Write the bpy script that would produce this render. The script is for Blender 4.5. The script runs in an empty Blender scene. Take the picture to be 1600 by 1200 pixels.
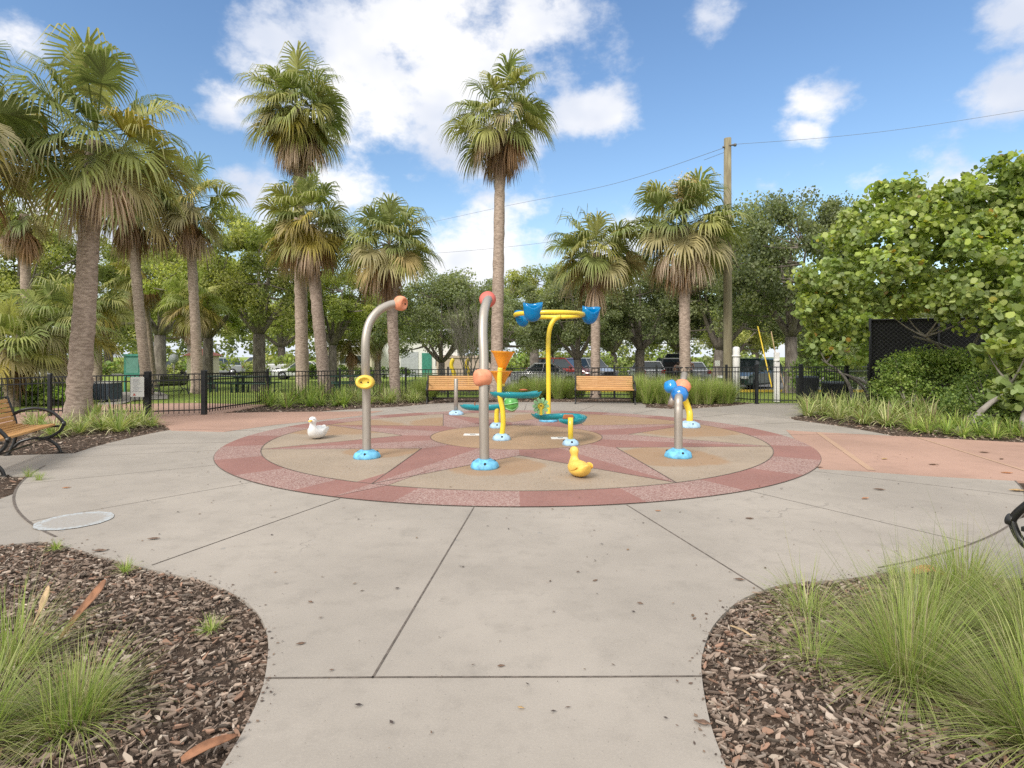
import bpy, math, random
import numpy as np
from mathutils import Vector, Matrix
R_ = math.radians
PI = math.pi
scene = bpy.context.scene
COL = scene.collection

# ------------------------------------------------------------------ camera
F_, HZ, CH = 885.0, 557.0, 1.5          # focal in photo pixels, horizon row, eye height
cam_d = bpy.data.cameras.new('camera')
cam = bpy.data.objects.new('camera', cam_d)
COL.objects.link(cam)
cam.location = (0, 0, CH)
cam.rotation_euler = (R_(90), 0, 0)
cam_d.sensor_width = 36
cam_d.lens = F_ / 1600 * 36
cam_d.shift_y = -(600 - HZ) / 1600
cam_d.clip_start = 0.05
cam_d.clip_end = 3000
scene.camera = cam

# ------------------------------------------------------------------ colour management
scene.view_settings.view_transform = 'Standard'
scene.view_settings.look = 'None'
scene.view_settings.gamma = 1
scene.view_settings.exposure = 0.95
scene.cycles.max_bounces = 7
scene.cycles.diffuse_bounces = 5
scene.cycles.glossy_bounces = 3
scene.cycles.transmission_bounces = 4
scene.cycles.transparent_max_bounces = 6
scene.cycles.use_denoising = False
scene.render.filter_size = 1.3

# ------------------------------------------------------------------ sky
SUN_EL, SUN_AZ = 40, 212       # azimuth clockwise from +Y (the view direction)
w = bpy.data.worlds.new('World'); scene.world = w; w.use_nodes = True
nt = w.node_tree; nt.nodes.clear()
def N(nt, t, **k):
    n = nt.nodes.new(t)
    for a, b in k.items(): setattr(n, a, b)
    return n
def L(nt, a, b): nt.links.new(a, b)
def mth(nt, op, a, b=None, c=None, clamp=False):
    n = N(nt, 'ShaderNodeMath', operation=op, use_clamp=clamp)
    for i, v in enumerate((a, b, c)):
        if v is None: continue
        if isinstance(v, (int, float)): n.inputs[i].default_value = v
        else: L(nt, v, n.inputs[i])
    return n.outputs[0]
def mixc(nt, f, a, b, mode='MIX'):
    n = N(nt, 'ShaderNodeMix', data_type='RGBA', blend_type=mode)
    for s, v in ((n.inputs[0], f), (n.inputs[6], a), (n.inputs[7], b)):
        if isinstance(v, (int, float)): s.default_value = v
        elif isinstance(v, (tuple, list)): s.default_value = (*v[:3], 1)
        else: L(nt, v, s)
    return n.outputs[2]
def sstep(nt, v, a, b):
    n = N(nt, 'ShaderNodeMapRange', interpolation_type='SMOOTHSTEP')
    L(nt, v, n.inputs[0]); n.inputs[1].default_value = a; n.inputs[2].default_value = b
    return n.outputs[0]
sky = N(nt, 'ShaderNodeTexSky', sky_type='NISHITA', sun_disc=False)
sky.sun_elevation = R_(SUN_EL); sky.sun_rotation = R_(SUN_AZ)
sky.air_density = 1.3; sky.dust_density = 0.5; sky.ozone_density = 2.0
hsv = N(nt, 'ShaderNodeHueSaturation'); hsv.inputs['Hue'].default_value = 0.505; hsv.inputs['Saturation'].default_value = 1.15
hsv.inputs['Value'].default_value = 0.74
L(nt, sky.outputs[0], hsv.inputs['Color'])
tc = N(nt, 'ShaderNodeTexCoord')
dirv = tc.outputs['Generated']
sx = N(nt, 'ShaderNodeSeparateXYZ'); L(nt, dirv, sx.inputs[0])
KZ = 1.5
sc_ = N(nt, 'ShaderNodeVectorMath', operation='MULTIPLY'); L(nt, dirv, sc_.inputs[0]); sc_.inputs[1].default_value = (1, 1, KZ)
def noise(nt, vec, scale, detail=5, rough=0.55, dist=0.0):
    n = N(nt, 'ShaderNodeTexNoise'); L(nt, vec, n.inputs['Vector'])
    n.inputs['Scale'].default_value = scale; n.inputs['Detail'].default_value = detail
    n.inputs['Roughness'].default_value = rough; n.inputs['Distortion'].default_value = dist
    return n.outputs[0]
# warp the lookup so that cloud edges are ragged
wn = N(nt, 'ShaderNodeTexNoise'); L(nt, sc_.outputs[0], wn.inputs['Vector']); wn.inputs['Scale'].default_value = 5.0; wn.inputs['Detail'].default_value = 3
ws = N(nt, 'ShaderNodeVectorMath', operation='MULTIPLY_ADD'); L(nt, wn.outputs['Color'], ws.inputs[0])
ws.inputs[1].default_value = (0.10, 0.10, 0.10)
of = N(nt, 'ShaderNodeVectorMath', operation='SUBTRACT'); L(nt, sc_.outputs[0], of.inputs[0]); of.inputs[1].default_value = (0.05, 0.05, 0.05)
L(nt, of.outputs[0], ws.inputs[2])
clouds = [(600, 60, 190, .95), (430, 40, 95, .7), (720, 105, 150, .95), (850, 35, 115, .85), (345, 165, 62, .9), (560, 150, 110, .8), (700, 245, 105, .85), (920, 175, 72, .85),
          (800, 195, 80, .7), (540, 300, 80, .8), (395, 305, 60, .7), (760, 410, 150, 1), (600, 420, 120, .8), (90, 385, 130, 1), (200, 370, 80, .9),
          (1285, 150, 58, .8), (1265, 195, 42, .7), (1100, 15, 48, .7), (1580, 30, 62, .9), (1565, 165, 85, .9), (1500, 300, 110, .8), (1390, 310, 60, .6), (30, 70, 60, .35), (940, 430, 130, .8), (1200, 300, 50, .4), (1600, 300, 90, .8), (460, 390, 120, .8)]
cur = None
for (px, py, r, s) in clouds:
    d = Vector(((px - 800) / F_, 1, (HZ - py) / F_)); k = d.length; d.normalize()
    dn = N(nt, 'ShaderNodeVectorMath', operation='DISTANCE'); L(nt, ws.outputs[0], dn.inputs[0]); dn.inputs[1].default_value = (d.x, d.y, d.z * KZ)
    v = mth(nt, 'MULTIPLY_ADD', dn.outputs['Value'], -s / (r / F_ / k * 1.25), s)
    cur = v if cur is None else mth(nt, 'MAXIMUM', cur, v)
fb = noise(nt, sc_.outputs[0], 7.0, 8, 0.62)
edge = mth(nt, 'MULTIPLY_ADD', fb, 2.4, -1.28)
m1 = sstep(nt, mth(nt, 'ADD', cur, edge), 0.02, 0.62)
# unseen cloud cover behind and above the viewer, added to whiten the fill light
gn = noise(nt, sc_.outputs[0], 2.2, 6, 0.6)
beh = sstep(nt, mth(nt, 'SUBTRACT', mth(nt, 'MULTIPLY', sx.outputs[2], 1.0), mth(nt, 'MULTIPLY', sx.outputs[1], 0.7)), 0.02, 0.35)
m2 = mth(nt, 'MULTIPLY', sstep(nt, gn, 0.28, 0.48), beh)
m = mth(nt, 'MAXIMUM', m1, m2)
m = mth(nt, 'MULTIPLY', m, 0.96)
# low pale band of air at the skyline
band = mth(nt, 'MAXIMUM', mth(nt, 'MULTIPLY', sstep(nt, sx.outputs[2], 0.30, -0.05), 0.25), mth(nt, 'MULTIPLY', sstep(nt, sx.outputs[2], 0.09, 0.0), 0.85))
CL = 4.7
cs = noise(nt, sc_.outputs[0], 4.0, 4, 0.5)
ccol = mixc(nt, sstep(nt, cs, 0.35, 0.62), (CL * .66, CL * .71, CL * .82), (CL * 1.0, CL * .985, CL * .98))
skyc = mixc(nt, band, hsv.outputs[0], (CL * .74, CL * .83, CL * 1.0))
ccol = mixc(nt, beh, ccol, (CL * 1.22, CL * 1.2, CL * 1.17))  # the added unseen cover is brightened for more fill
out = mixc(nt, m, skyc, ccol)
bg = N(nt, 'ShaderNodeBackground'); bg.inputs[1].default_value = 0.125
L(nt, out, bg.inputs[0])
wo = N(nt, 'ShaderNodeOutputWorld'); L(nt, bg.outputs[0], wo.inputs[0])

# ------------------------------------------------------------------ sun, veiled by cloud
sd = bpy.data.lights.new('sun', 'SUN'); sd.energy = 1.75; sd.angle = R_(20); sd.color = (1, 0.94, 0.87)
sun = bpy.data.objects.new('sun', sd); COL.objects.link(sun)
_s = Vector((math.sin(R_(SUN_AZ)) * math.cos(R_(SUN_EL)), math.cos(R_(SUN_AZ)) * math.cos(R_(SUN_EL)), math.sin(R_(SUN_EL))))
sun.rotation_euler = _s.to_track_quat('Z', 'Y').to_euler()

# ------------------------------------------------------------------ helpers
def G(px, py, z=0.0):
    Y = F_ * (CH - z) / (py - HZ)
    return Vector(((px - 800) / F_ * Y, Y, z))
def A(px, py, Y):
    return Vector(((px - 800) / F_ * Y, Y, CH + (HZ - py) / F_ * Y))
def gz(y):
    t = min(1, max(0, (y - 23) / 7.0)); t = t * t * (3 - 2 * t)
    return -0.03 - 0.35 * t
def tag(o, label=None, cat=None, group=None, kind=None):
    if label: o['label'] = label
    if cat: o['category'] = cat
    if group: o['group'] = group
    if kind: o['kind'] = kind
    return o
def thing(name, loc, label, cat, group=None, rz=0.0):
    o = bpy.data.objects.new(name, None); COL.objects.link(o)
    o.location = loc; o.rotation_euler = (0, 0, rz); o.empty_display_size = .1
    return tag(o, label, cat, group)
def copy_tree(o, loc, rz=0.0, s=1.0, label=None, group=None, parent=None):
    c = o.copy(); COL.objects.link(c)
    if parent is None:
        c.location = loc; c.rotation_euler = (0, 0, rz)
        c.scale = (s, s, s) if isinstance(s, (int, float)) else s
        if label: c['label'] = label
        if group: c['group'] = group
    else: c.parent = parent
    for ch in list(o.children): copy_tree(ch, None, parent=c)
    return c

class MB:
    def __init__(s): s.v = []; s.f = []; s.m = []; s.sm = []
    def add(s, vs, fs, mi=0, smooth=False):
        b = len(s.v); s.v += [tuple(v) for v in vs]
        for f in fs: s.f.append(tuple(b + i for i in f)); s.m.append(mi); s.sm.append(smooth)
    def box(s, c, d, rz=0, mi=0, M=None, top=1.0):
        x, y, z = (k / 2 for k in d); vs = []
        for dz in (-1, 1):
            for dx, dy in ((-1, -1), (1, -1), (1, 1), (-1, 1)):
                k = top if dz > 0 else 1
                v = Vector((dx * x * k, dy * y * k, dz * z))
                if rz: v = Matrix.Rotation(rz, 3, 'Z') @ v
                if M: v = M @ v
                vs.append(v + Vector(c))
        s.add(vs, [(0, 3, 2, 1), (4, 5, 6, 7), (0, 1, 5, 4), (1, 2, 6, 5), (2, 3, 7, 6), (3, 0, 4, 7)], mi)
    def bar(s, a, b, w_, h_, mi=0):
        a = Vector(a); b = Vector(b); d = (b - a); L_ = d.length; d.normalize()
        up = Vector((0, 0, 1)) if abs(d.z) < .95 else Vector((0, 1, 0))
        sd_ = d.cross(up).normalized(); up = sd_.cross(d).normalized(); vs = []
        for p in (a, b):
            for i, j in ((-1, -1), (1, -1), (1, 1), (-1, 1)): vs.append(p + sd_ * i * w_ / 2 + up * j * h_ / 2)
        s.add(vs, [(0, 3, 2, 1), (4, 5, 6, 7), (0, 1, 5, 4), (1, 2, 6, 5), (2, 3, 7, 6), (3, 0, 4, 7)], mi)
    def tube(s, pts, rad, n=12, mi=0, cap=True, smooth=True, closed=False, rnd=None, squash=None):
        pts = [Vector(p) for p in pts]; K = len(pts)
        rad = rad if isinstance(rad, (list, tuple)) else [rad] * K
        t0 = (pts[1] - pts[0]).normalized()
        u = t0.orthogonal().normalized(); vs = []; fs = []
        for i, p in enumerate(pts):
            if closed: t = (pts[(i + 1) % K] - pts[i - 1]).normalized()
            else: t = (pts[min(i + 1, K - 1)] - pts[max(i - 1, 0)]).normalized()
            u = (u - t * u.dot(t)); u = u.normalized() if u.length > 1e-6 else t.orthogonal().normalized()
            v = t.cross(u)
            for k in range(n):
                a = 2 * PI * k / n; r = rad[i] * (1 if rnd is None else 1 + rnd.uniform(-.07, .07))
                o = u * math.cos(a) * r + v * math.sin(a) * r
                if squash: o = Vector((o.x * squash[0], o.y * squash[1], o.z * squash[2]))
                vs.append(p + o)
        R = K if closed else K - 1
        for i in range(R):
            j = (i + 1) % K
            for k in range(n): fs.append((i * n + k, i * n + (k + 1) % n, j * n + (k + 1) % n, j * n + k))
        if cap and not closed: fs.append(tuple(range(n - 1, -1, -1))); fs.append(tuple((K - 1) * n + k for k in range(n)))
        s.add(vs, fs, mi, smooth)
    def lathe(s, prof, n=24, o=(0, 0, 0), M=None, mi=0, wob=None, smooth=True, sx=1, sy=1):
        vs = []; fs = []; o = Vector(o)
        for i, (r, z) in enumerate(prof):
            for k in range(n):
                a = 2 * PI * k / n; q = r * (wob(a, i) if wob else 1)
                v = Vector((q * math.cos(a) * sx, q * math.sin(a) * sy, z))
                if M: v = M @ v
                vs.append(v + o)
        for i in range(len(prof) - 1):
            for k in range(n): fs.append((i * n + k, i * n + (k + 1) % n, (i + 1) * n + (k + 1) % n, (i + 1) * n + k))
        if prof[0][0] > 1e-5: fs.append(tuple(range(n - 1, -1, -1)))
        if prof[-1][0] > 1e-5: fs.append(tuple((len(prof) - 1) * n + k for k in range(n)))
        s.add(vs, fs, mi, smooth)
    def prism(s, poly, z0, z1, mi=0):
        n = len(poly); vs = [(p[0], p[1], z0) for p in poly] + [(p[0], p[1], z1) for p in poly]
        s.add(vs, [tuple(range(n - 1, -1, -1)), tuple(range(n, 2 * n))] + [(i, (i + 1) % n, n + (i + 1) % n, n + i) for i in range(n)], mi)
    def extr(s, poly, ax, t0, t1, mi=0):
        """poly in a vertical plane (u,z), extruded along ax: 'x' or 'y'"""
        n = len(poly)
        mk = (lambda p, t: (t, p[0], p[1])) if ax == 'x' else (lambda p, t: (p[0], t, p[1]))
        vs = [mk(p, t0) for p in poly] + [mk(p, t1) for p in poly]
        s.add(vs, [tuple(range(n - 1, -1, -1)), tuple(range(n, 2 * n))] + [(i, (i + 1) % n, n + (i + 1) % n, n + i) for i in range(n)], mi)
    def build(s, name, mats, parent=None, loc=None, bevel=0, sub=0):
        me = bpy.data.meshes.new(name); me.from_pydata(s.v, [], s.f)
        for m_ in (mats if isinstance(mats, (list, tuple)) else [mats]): me.materials.append(m_)
        me.polygons.foreach_set('material_index', s.m); me.polygons.foreach_set('use_smooth', s.sm)
        me.update()
        import bmesh
        b = bmesh.new(); b.from_mesh(me); bmesh.ops.recalc_face_normals(b, faces=b.faces); b.to_mesh(me); b.free()
        o = bpy.data.objects.new(name, me); COL.objects.link(o)
        if parent: o.parent = parent
        if loc is not None: o.location = loc
        if bevel:
            md = o.modifiers.new('bevel', 'BEVEL'); md.width = bevel; md.segments = 2; md.limit_method = 'ANGLE'
        if sub:
            md = o.modifiers.new('sub', 'SUBSURF'); md.levels = sub; md.render_levels = sub
        return o
def npmesh(name, V, k, C, mat_, parent=None, loc=None, smooth=False):
    """V: (n*k,3) verts of n separate k-gons, C: (n,3) colour of each"""
    V = np.asarray(V, dtype=np.float32).reshape(-1, 3); n = len(V) // k
    me = bpy.data.meshes.new(name)
    me.vertices.add(n * k); me.vertices.foreach_set('co', V.ravel())
    me.loops.add(n * k); me.loops.foreach_set('vertex_index', np.arange(n * k, dtype=np.int32))
    me.polygons.add(n); me.polygons.foreach_set('loop_start', np.arange(0, n * k, k, dtype=np.int32))
    me.update(calc_edges=True)
    if C is not None:
        at = me.color_attributes.new('Col', 'FLOAT_COLOR', 'POINT')
        c4 = np.ones((n * k, 4), dtype=np.float32); c4[:, :3] = np.repeat(np.asarray(C, dtype=np.float32).reshape(-1, 3), k, axis=0)
        at.data.foreach_set('color', c4.ravel())
    me.materials.append(mat_)
    o = bpy.data.objects.new(name, me); COL.objects.link(o)
    if parent: o.parent = parent
    if loc is not None: o.location = loc
    return o

# ------------------------------------------------------------------ materials
def newmat(name):
    m_ = bpy.data.materials.new(name); m_.use_nodes = True; t = m_.node_tree; t.nodes.clear()
    o = N(t, 'ShaderNodeOutputMaterial'); p = N(t, 'ShaderNodeBsdfPrincipled'); L(t, p.outputs[0], o.inputs[0])
    return m_, t, p, o
def simple(name, col, rough=.5, metal=0, var=.12, scale=6, bump=0, bscale=60, spec=.5, trans=0, coat=0, dirt=0):
    m_, t, p, o = newmat(name)
    c = N(t, 'ShaderNodeTexCoord'); v = c.outputs['Object']
    n1 = noise(t, v, scale, 5, .6)
    a = [x * (1 - var) for x in col]; b = [min(1, x * (1 + var)) for x in col]
    cc = mixc(t, sstep(t, n1, .3, .7), a, b)
    if dirt:
        n3 = noise(t, v, scale * .5, 8, .7)
        cc = mixc(t, mth(t, 'MULTIPLY', sstep(t, n3, .5, .75), dirt), cc, (.10, .085, .07))
    L(t, cc, p.inputs['Base Color'])
    n2 = noise(t, v, scale * 5, 4, .6)
    L(t, mth(t, 'MULTIPLY_ADD', n2, .25, rough - .12), p.inputs['Roughness'])
    p.inputs['Metallic'].default_value = metal
    p.inputs['Specular IOR Level'].default_value = spec
    p.inputs['Transmission Weight'].default_value = trans
    p.inputs['Coat Weight'].default_value = coat
    if bump:
        bn = N(t, 'ShaderNodeBump'); bn.inputs['Strength'].default_value = bump; bn.inputs['Distance'].default_value = .01
        L(t, noise(t, v, bscale, 4, .6), bn.inputs['Height']); L(t, bn.outputs[0], p.inputs['Normal'])
    return m_
def leafmat(name, rough=.55, tr=.28, trc=(1.45, 1.5, .6), spec=.35):
    m_, t, p, o = newmat(name)
    a = N(t, 'ShaderNodeAttribute', attribute_name='Col')
    L(t, a.outputs['Color'], p.inputs['Base Color']); p.inputs['Roughness'].default_value = rough + .05
    p.inputs['Specular IOR Level'].default_value = spec
    tl = N(t, 'ShaderNodeBsdfTranslucent'); L(t, mixc(t, 1.0, a.outputs['Color'], trc, 'MULTIPLY'), tl.inputs[0])
    mx = N(t, 'ShaderNodeMixShader'); mx.inputs[0].default_value = tr
    L(t, p.outputs[0], mx.inputs[1]); L(t, tl.outputs[0], mx.inputs[2]); L(t, mx.outputs[0], o.inputs[0])
    return m_
M_leaf = leafmat('leaf', .5, .42); M_frond = leafmat('frond', .45, .28, (1.2, 1.3, .7)); M_blade = leafmat('blade', .5, .35, (1.2, 1.35, .7))
M_chip = leafmat('bark_chip', .85, 0.0, (1, 1, 1), .2)
def bark(name, c1, c2, scale=9, zs=1.0, bump=.6):
    m_, t, p, o = newmat(name)
    c = N(t, 'ShaderNodeTexCoord'); mp = N(t, 'ShaderNodeMapping'); L(t, c.outputs['Object'], mp.inputs[0]); mp.inputs['Scale'].default_value = (1, 1, zs)
    n1 = noise(t, mp.outputs[0], scale, 7, .7, .4); n2 = noise(t, c.outputs['Object'], 1.5, 3, .5)
    cc = mixc(t, sstep(t, n1, .33, .66), c1, c2)
    cc = mixc(t, mth(t, 'MULTIPLY', n2, .5), cc, [x * .55 for x in c1])
    L(t, cc, p.inputs['Base Color']); p.inputs['Roughness'].default_value = .9; p.inputs['Specular IOR Level'].default_value = .2
    bn = N(t, 'ShaderNodeBump'); bn.inputs['Strength'].default_value = bump; bn.inputs['Distance'].default_value = .02
    L(t, n1, bn.inputs['Height']); L(t, bn.outputs[0], p.inputs['Normal'])
    return m_
M_palmbark = bark('palm_bark', (.25, .19, .15), (.56, .45, .37), 8, 3.0)
M_palmbark2 = bark('palm_bark_grey', (.22, .165, .135), (.52, .42, .35), 10, 2.0)
M_bark = bark('oak_bark', (.13, .11, .095), (.33, .29, .25), 8, .35)
M_twig = bark('pale_twig', (.22, .2, .17), (.36, .33, .29), 8, .35)

def concrete(name, base, var=.07, speck=.10, stain=.18, bump=.12, gum=0.0):
    m_, t, p, o = newmat(name)
    c = N(t, 'ShaderNodeTexCoord'); v = c.outputs['Object']
    n1 = noise(t, v, .55, 5, .6); n2 = noise(t, v, 5, 6, .65); n3 = noise(t, v, 90, 4, .75); n4 = noise(t, v, 22, 8, .8)
    cc = mixc(t, sstep(t, n1, .3, .7), [x * (1 - var) for x in base], [x * (1 + var) for x in base])
    cc = mixc(t, mth(t, 'MULTIPLY', sstep(t, n2, .48, .78), stain), cc, [x * .62 for x in base])
    cc = mixc(t, mth(t, 'MULTIPLY', sstep(t, n4, .56, .72), stain * .7), cc, [x * .7 for x in base])
    cc = mixc(t, mth(t, 'MULTIPLY', sstep(t, n3, .45, .62), speck), cc, [min(1, x * 1.35) for x in base])
    vs = N(t, 'ShaderNodeTexVoronoi', feature='F1'); L(t, v, vs.inputs['Vector']); vs.inputs['Scale'].default_value = 34
    pit = sstep(t, vs.outputs['Distance'], .15, .06)
    vsr = N(t, 'ShaderNodeSeparateColor'); L(t, vs.outputs['Color'], vsr.inputs[0])
    pit = mth(t, 'MULTIPLY', pit, sstep(t, vsr.outputs[0], .6, .75))
    cc = mixc(t, mth(t, 'MULTIPLY', pit, .5), cc, [x * .4 for x in base])
    vc = N(t, 'ShaderNodeTexVoronoi', feature='DISTANCE_TO_EDGE'); cw_ = N(t, 'ShaderNodeVectorMath', operation='MULTIPLY_ADD')
    cn = N(t, 'ShaderNodeTexNoise'); L(t, v, cn.inputs['Vector']); cn.inputs['Scale'].default_value = 3.5; cn.inputs['Detail'].default_value = 6
    L(t, cn.outputs['Color'], cw_.inputs[0]); cw_.inputs[1].default_value = (.5, .5, 0); L(t, v, cw_.inputs[2]); L(t, cw_.outputs[0], vc.inputs['Vector']); vc.inputs['Scale'].default_value = .45
    ck_ = mth(t, 'MULTIPLY', sstep(t, vc.outputs['Distance'], .0035, .0008), sstep(t, n1, .52, .58))
    cc = mixc(t, mth(t, 'MULTIPLY', ck_, .45), cc, [x * .45 for x in base])
    n5 = noise(t, v, 1.7, 7, .72)
    cc = mixc(t, mth(t, 'MULTIPLY', sstep(t, n5, .55, .60), stain * .38), cc, [x * .66 for x in base])
    if gum:
        vg = N(t, 'ShaderNodeTexVoronoi', feature='F1'); vw = N(t, 'ShaderNodeVectorMath', operation='MULTIPLY_ADD')
        nn = N(t, 'ShaderNodeTexNoise'); L(t, v, nn.inputs['Vector']); nn.inputs['Scale'].default_value = 22; nn.inputs['Detail'].default_value = 5
        L(t, nn.outputs['Color'], vw.inputs[0]); vw.inputs[1].default_value = (.06, .06, 0); L(t, v, vw.inputs[2]); L(t, vw.outputs[0], vg.inputs['Vector'])
        vg.inputs['Scale'].default_value = 3.2
        sr = N(t, 'ShaderNodeSeparateColor'); L(t, vg.outputs['Color'], sr.inputs[0])
        g = mth(t, 'MULTIPLY', sstep(t, vg.outputs['Distance'], .085, .05), sstep(t, sr.outputs[0], .42, .47))
        g = mth(t, 'MULTIPLY', g, sstep(t, n3, .42, .55))
        cc = mixc(t, mth(t, 'MULTIPLY', g, gum), cc, (.2, .2, .19))
    L(t, cc, p.inputs['Base Color']); p.inputs['Roughness'].default_value = .82; p.inputs['Specular IOR Level'].default_value = .3
    bn = N(t, 'ShaderNodeBump'); bn.inputs['Strength'].default_value = bump; bn.inputs['Distance'].default_value = .004
    L(t, mth(t, 'ADD', n3, mth(t, 'MULTIPLY', n4, 1.5)), bn.inputs['Height']); L(t, bn.outputs[0], p.inputs['Normal'])
    return m_
M_conc = concrete('concrete', (.320, .288, .250), .13, .2, .42, .22, gum=.85)
M_conc2 = concrete('worn_concrete', (.295, .268, .235), stain=.5)
M_salmon = concrete('salmon_concrete', (.375, .24, .185), .12, .15, .3)
M_tanline = concrete('tan_concrete_band', (.42, .28, .195), .06)
def pad(name, base, speckcol=None, sp=.5, rough=.75):
    m_, t, p, o = newmat(name)
    c = N(t, 'ShaderNodeTexCoord'); v = c.outputs['Object']
    n1 = noise(t, v, 1.2, 6, .65); n2 = noise(t, v, 12, 6, .7); n3 = noise(t, v, 56, 3, .8)
    cc = mixc(t, sstep(t, n1, .3, .7), [x * .88 for x in base], [x * 1.1 for x in base])
    cc = mixc(t, mth(t, 'MULTIPLY', sstep(t, n2, .5, .75), .25), cc, [x * .72 for x in base])
    if speckcol: cc = mixc(t, mth(t, 'MULTIPLY', sstep(t, n3, .48, .54), sp), cc, speckcol)
    L(t, cc, p.inputs['Base Color']); p.inputs['Roughness'].default_value = rough; p.inputs['Specular IOR Level'].default_value = .35
    bn = N(t, 'ShaderNodeBump'); bn.inputs['Strength'].default_value = .15; bn.inputs['Distance'].default_value = .004
    L(t, n3, bn.inputs['Height']); L(t, bn.outputs[0], p.inputs['Normal'])
    return m_, t, p, cc
M_red = pad('red_pad', (.262, .128, .108), (.31, .19, .165), .4)[0]
M_pink = pad('speckled_pink_pad', (.245, .132, .115), (.43, .33, .29), .75)[0]
M_tan, t_, p_, cc_ = pad('tan_pad', (.305, .238, .175), (.38, .325, .26), .5)
M_joint = simple('joint_grime', (.115, .095, .08), .9, scale=20, var=.4)
def tan_stains():
    """rust-coloured rings the spray water has left round each jet and along the far lobes"""
    t = t_; c = N(t, 'ShaderNodeTexCoord'); v = c.outputs['Object']; cur = None
    nz = noise(t, v, 1.3, 4, .6)
    for (px, py, r) in ((1045, 714, .8), (600, 705, .62), (765, 728, .72), (1070, 672, 1.1), (720, 660, 1.2), (890, 655, 1.6), (540, 668, 1.3), (1000, 656, 1.2), (730, 715, .5)):
        g = G(px, py) - Vector((CC[0], CC[1], 0))
        dn = N(t, 'ShaderNodeVectorMath', operation='DISTANCE'); L(t, v, dn.inputs[0]); dn.inputs[1].default_value = (g.x, g.y, 0)
        q = mth(t, 'MULTIPLY_ADD', dn.outputs['Value'], -1 / r, 1.0)
        cur = q if cur is None else mth(t, 'MAXIMUM', cur, q)
    m_ = sstep(t, mth(t, 'ADD', cur, mth(t, 'MULTIPLY_ADD', nz, .7, -.35)), -.06, .14)
    cc = mixc(t, mth(t, 'MULTIPLY', m_, mth(t, 'MULTIPLY_ADD', noise(t, v, 3.5, 5, .65), .5, .35)), cc_, (.31, .18, .09))
    L(t, cc, p_.inputs['Base Color'])
M_center = pad('orange_tan_pad', (.33, .215, .13), (.40, .30, .20), .4)[0]

def mulchmat():
    m_, t, p, o = newmat('mulch')
    c = N(t, 'ShaderNodeTexCoord'); v = c.outputs['Object']
    vo = N(t, 'ShaderNodeTexVoronoi'); L(t, v, vo.inputs['Vector']); vo.inputs['Scale'].default_value = 30
    s = N(t, 'ShaderNodeSeparateColor'); L(t, vo.outputs['Color'], s.inputs[0])
    n1 = noise(t, v, 3, 5, .6); n2 = noise(t, v, 90, 3, .7)
    cc = mixc(t, s.outputs[0], (.08, .057, .045), (.19, .135, .10))
    cc = mixc(t, mth(t, 'MULTIPLY', sstep(t, n1, .45, .7), .6), cc, (.10, .085, .07))
    cc = mixc(t, mth(t, 'MULTIPLY', n2, .4), cc, (.03, .025, .02))
    L(t, cc, p.inputs['Base Color']); p.inputs['Roughness'].default_value = .95; p.inputs['Specular IOR Level'].default_value = .1
    bn = N(t, 'ShaderNodeBump'); bn.inputs['Strength'].default_value = 1; bn.inputs['Distance'].default_value = .03
    L(t, mth(t, 'ADD', s.outputs[1], n2), bn.inputs['Height']); L(t, bn.outputs[0], p.inputs['Normal'])
    return m_
M_mulch = mulchmat()
def lawnmat():
    m_, t, p, o = newmat('lawn_grass')
    c = N(t, 'ShaderNodeTexCoord'); v = c.outputs['Object']
    n1 = noise(t, v, .35, 5, .6); n2 = noise(t, v, 3, 5, .7); n3 = noise(t, v, 40, 4, .7)
    cc = mixc(t, sstep(t, n1, .35, .65), (.19, .27, .055), (.29, .36, .08))
    cc = mixc(t, mth(t, 'MULTIPLY', sstep(t, n2, .45, .7), .5), cc, (.33, .35, .12))
    cc = mixc(t, mth(t, 'MULTIPLY', sstep(t, n3, .45, .65), .5), cc, (.11, .17, .04))
    L(t, cc, p.inputs['Base Color']); p.inputs['Roughness'].default_value = .95; p.inputs['Specular IOR Level'].default_value = .1
    bn = N(t, 'ShaderNodeBump'); bn.inputs['Strength'].default_value = 1; bn.inputs['Distance'].default_value = .05
    L(t, n3, bn.inputs['Height']); L(t, bn.outputs[0], p.inputs['Normal'])
    return m_
M_lawn = lawnmat()
M_asph = concrete('pale_asphalt', (.24, .23, .215), .08, .2, .2)
M_yline = simple('yellow_paint', (.72, .50, .06), .6)
M_black = simple('black_powder_coat', (.012, .013, .016), .4, var=.3, spec=.5)
M_blackm = simple('black_iron', (.014, .014, .014), .35, var=.3)
M_wood = None
def woodmat():
    m_, t, p, o = newmat('golden_slat_wood')
    c = N(t, 'ShaderNodeTexCoord'); mp = N(t, 'ShaderNodeMapping'); L(t, c.outputs['Object'], mp.inputs[0]); mp.inputs['Scale'].default_value = (1, 14, 14)
    n1 = noise(t, mp.outputs[0], 2.5, 6, .65, .6); n2 = noise(t, c.outputs['Object'], 2, 3, .5)
    cc = mixc(t, sstep(t, n1, .3, .7), (.42, .205, .065), (.60, .345, .13))
    cc = mixc(t, mth(t, 'MULTIPLY', n2, .3), cc, (.33, .17, .06))
    L(t, cc, p.inputs['Base Color']); p.inputs['Roughness'].default_value = .5
    return m_
M_wood = woodmat()
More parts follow.
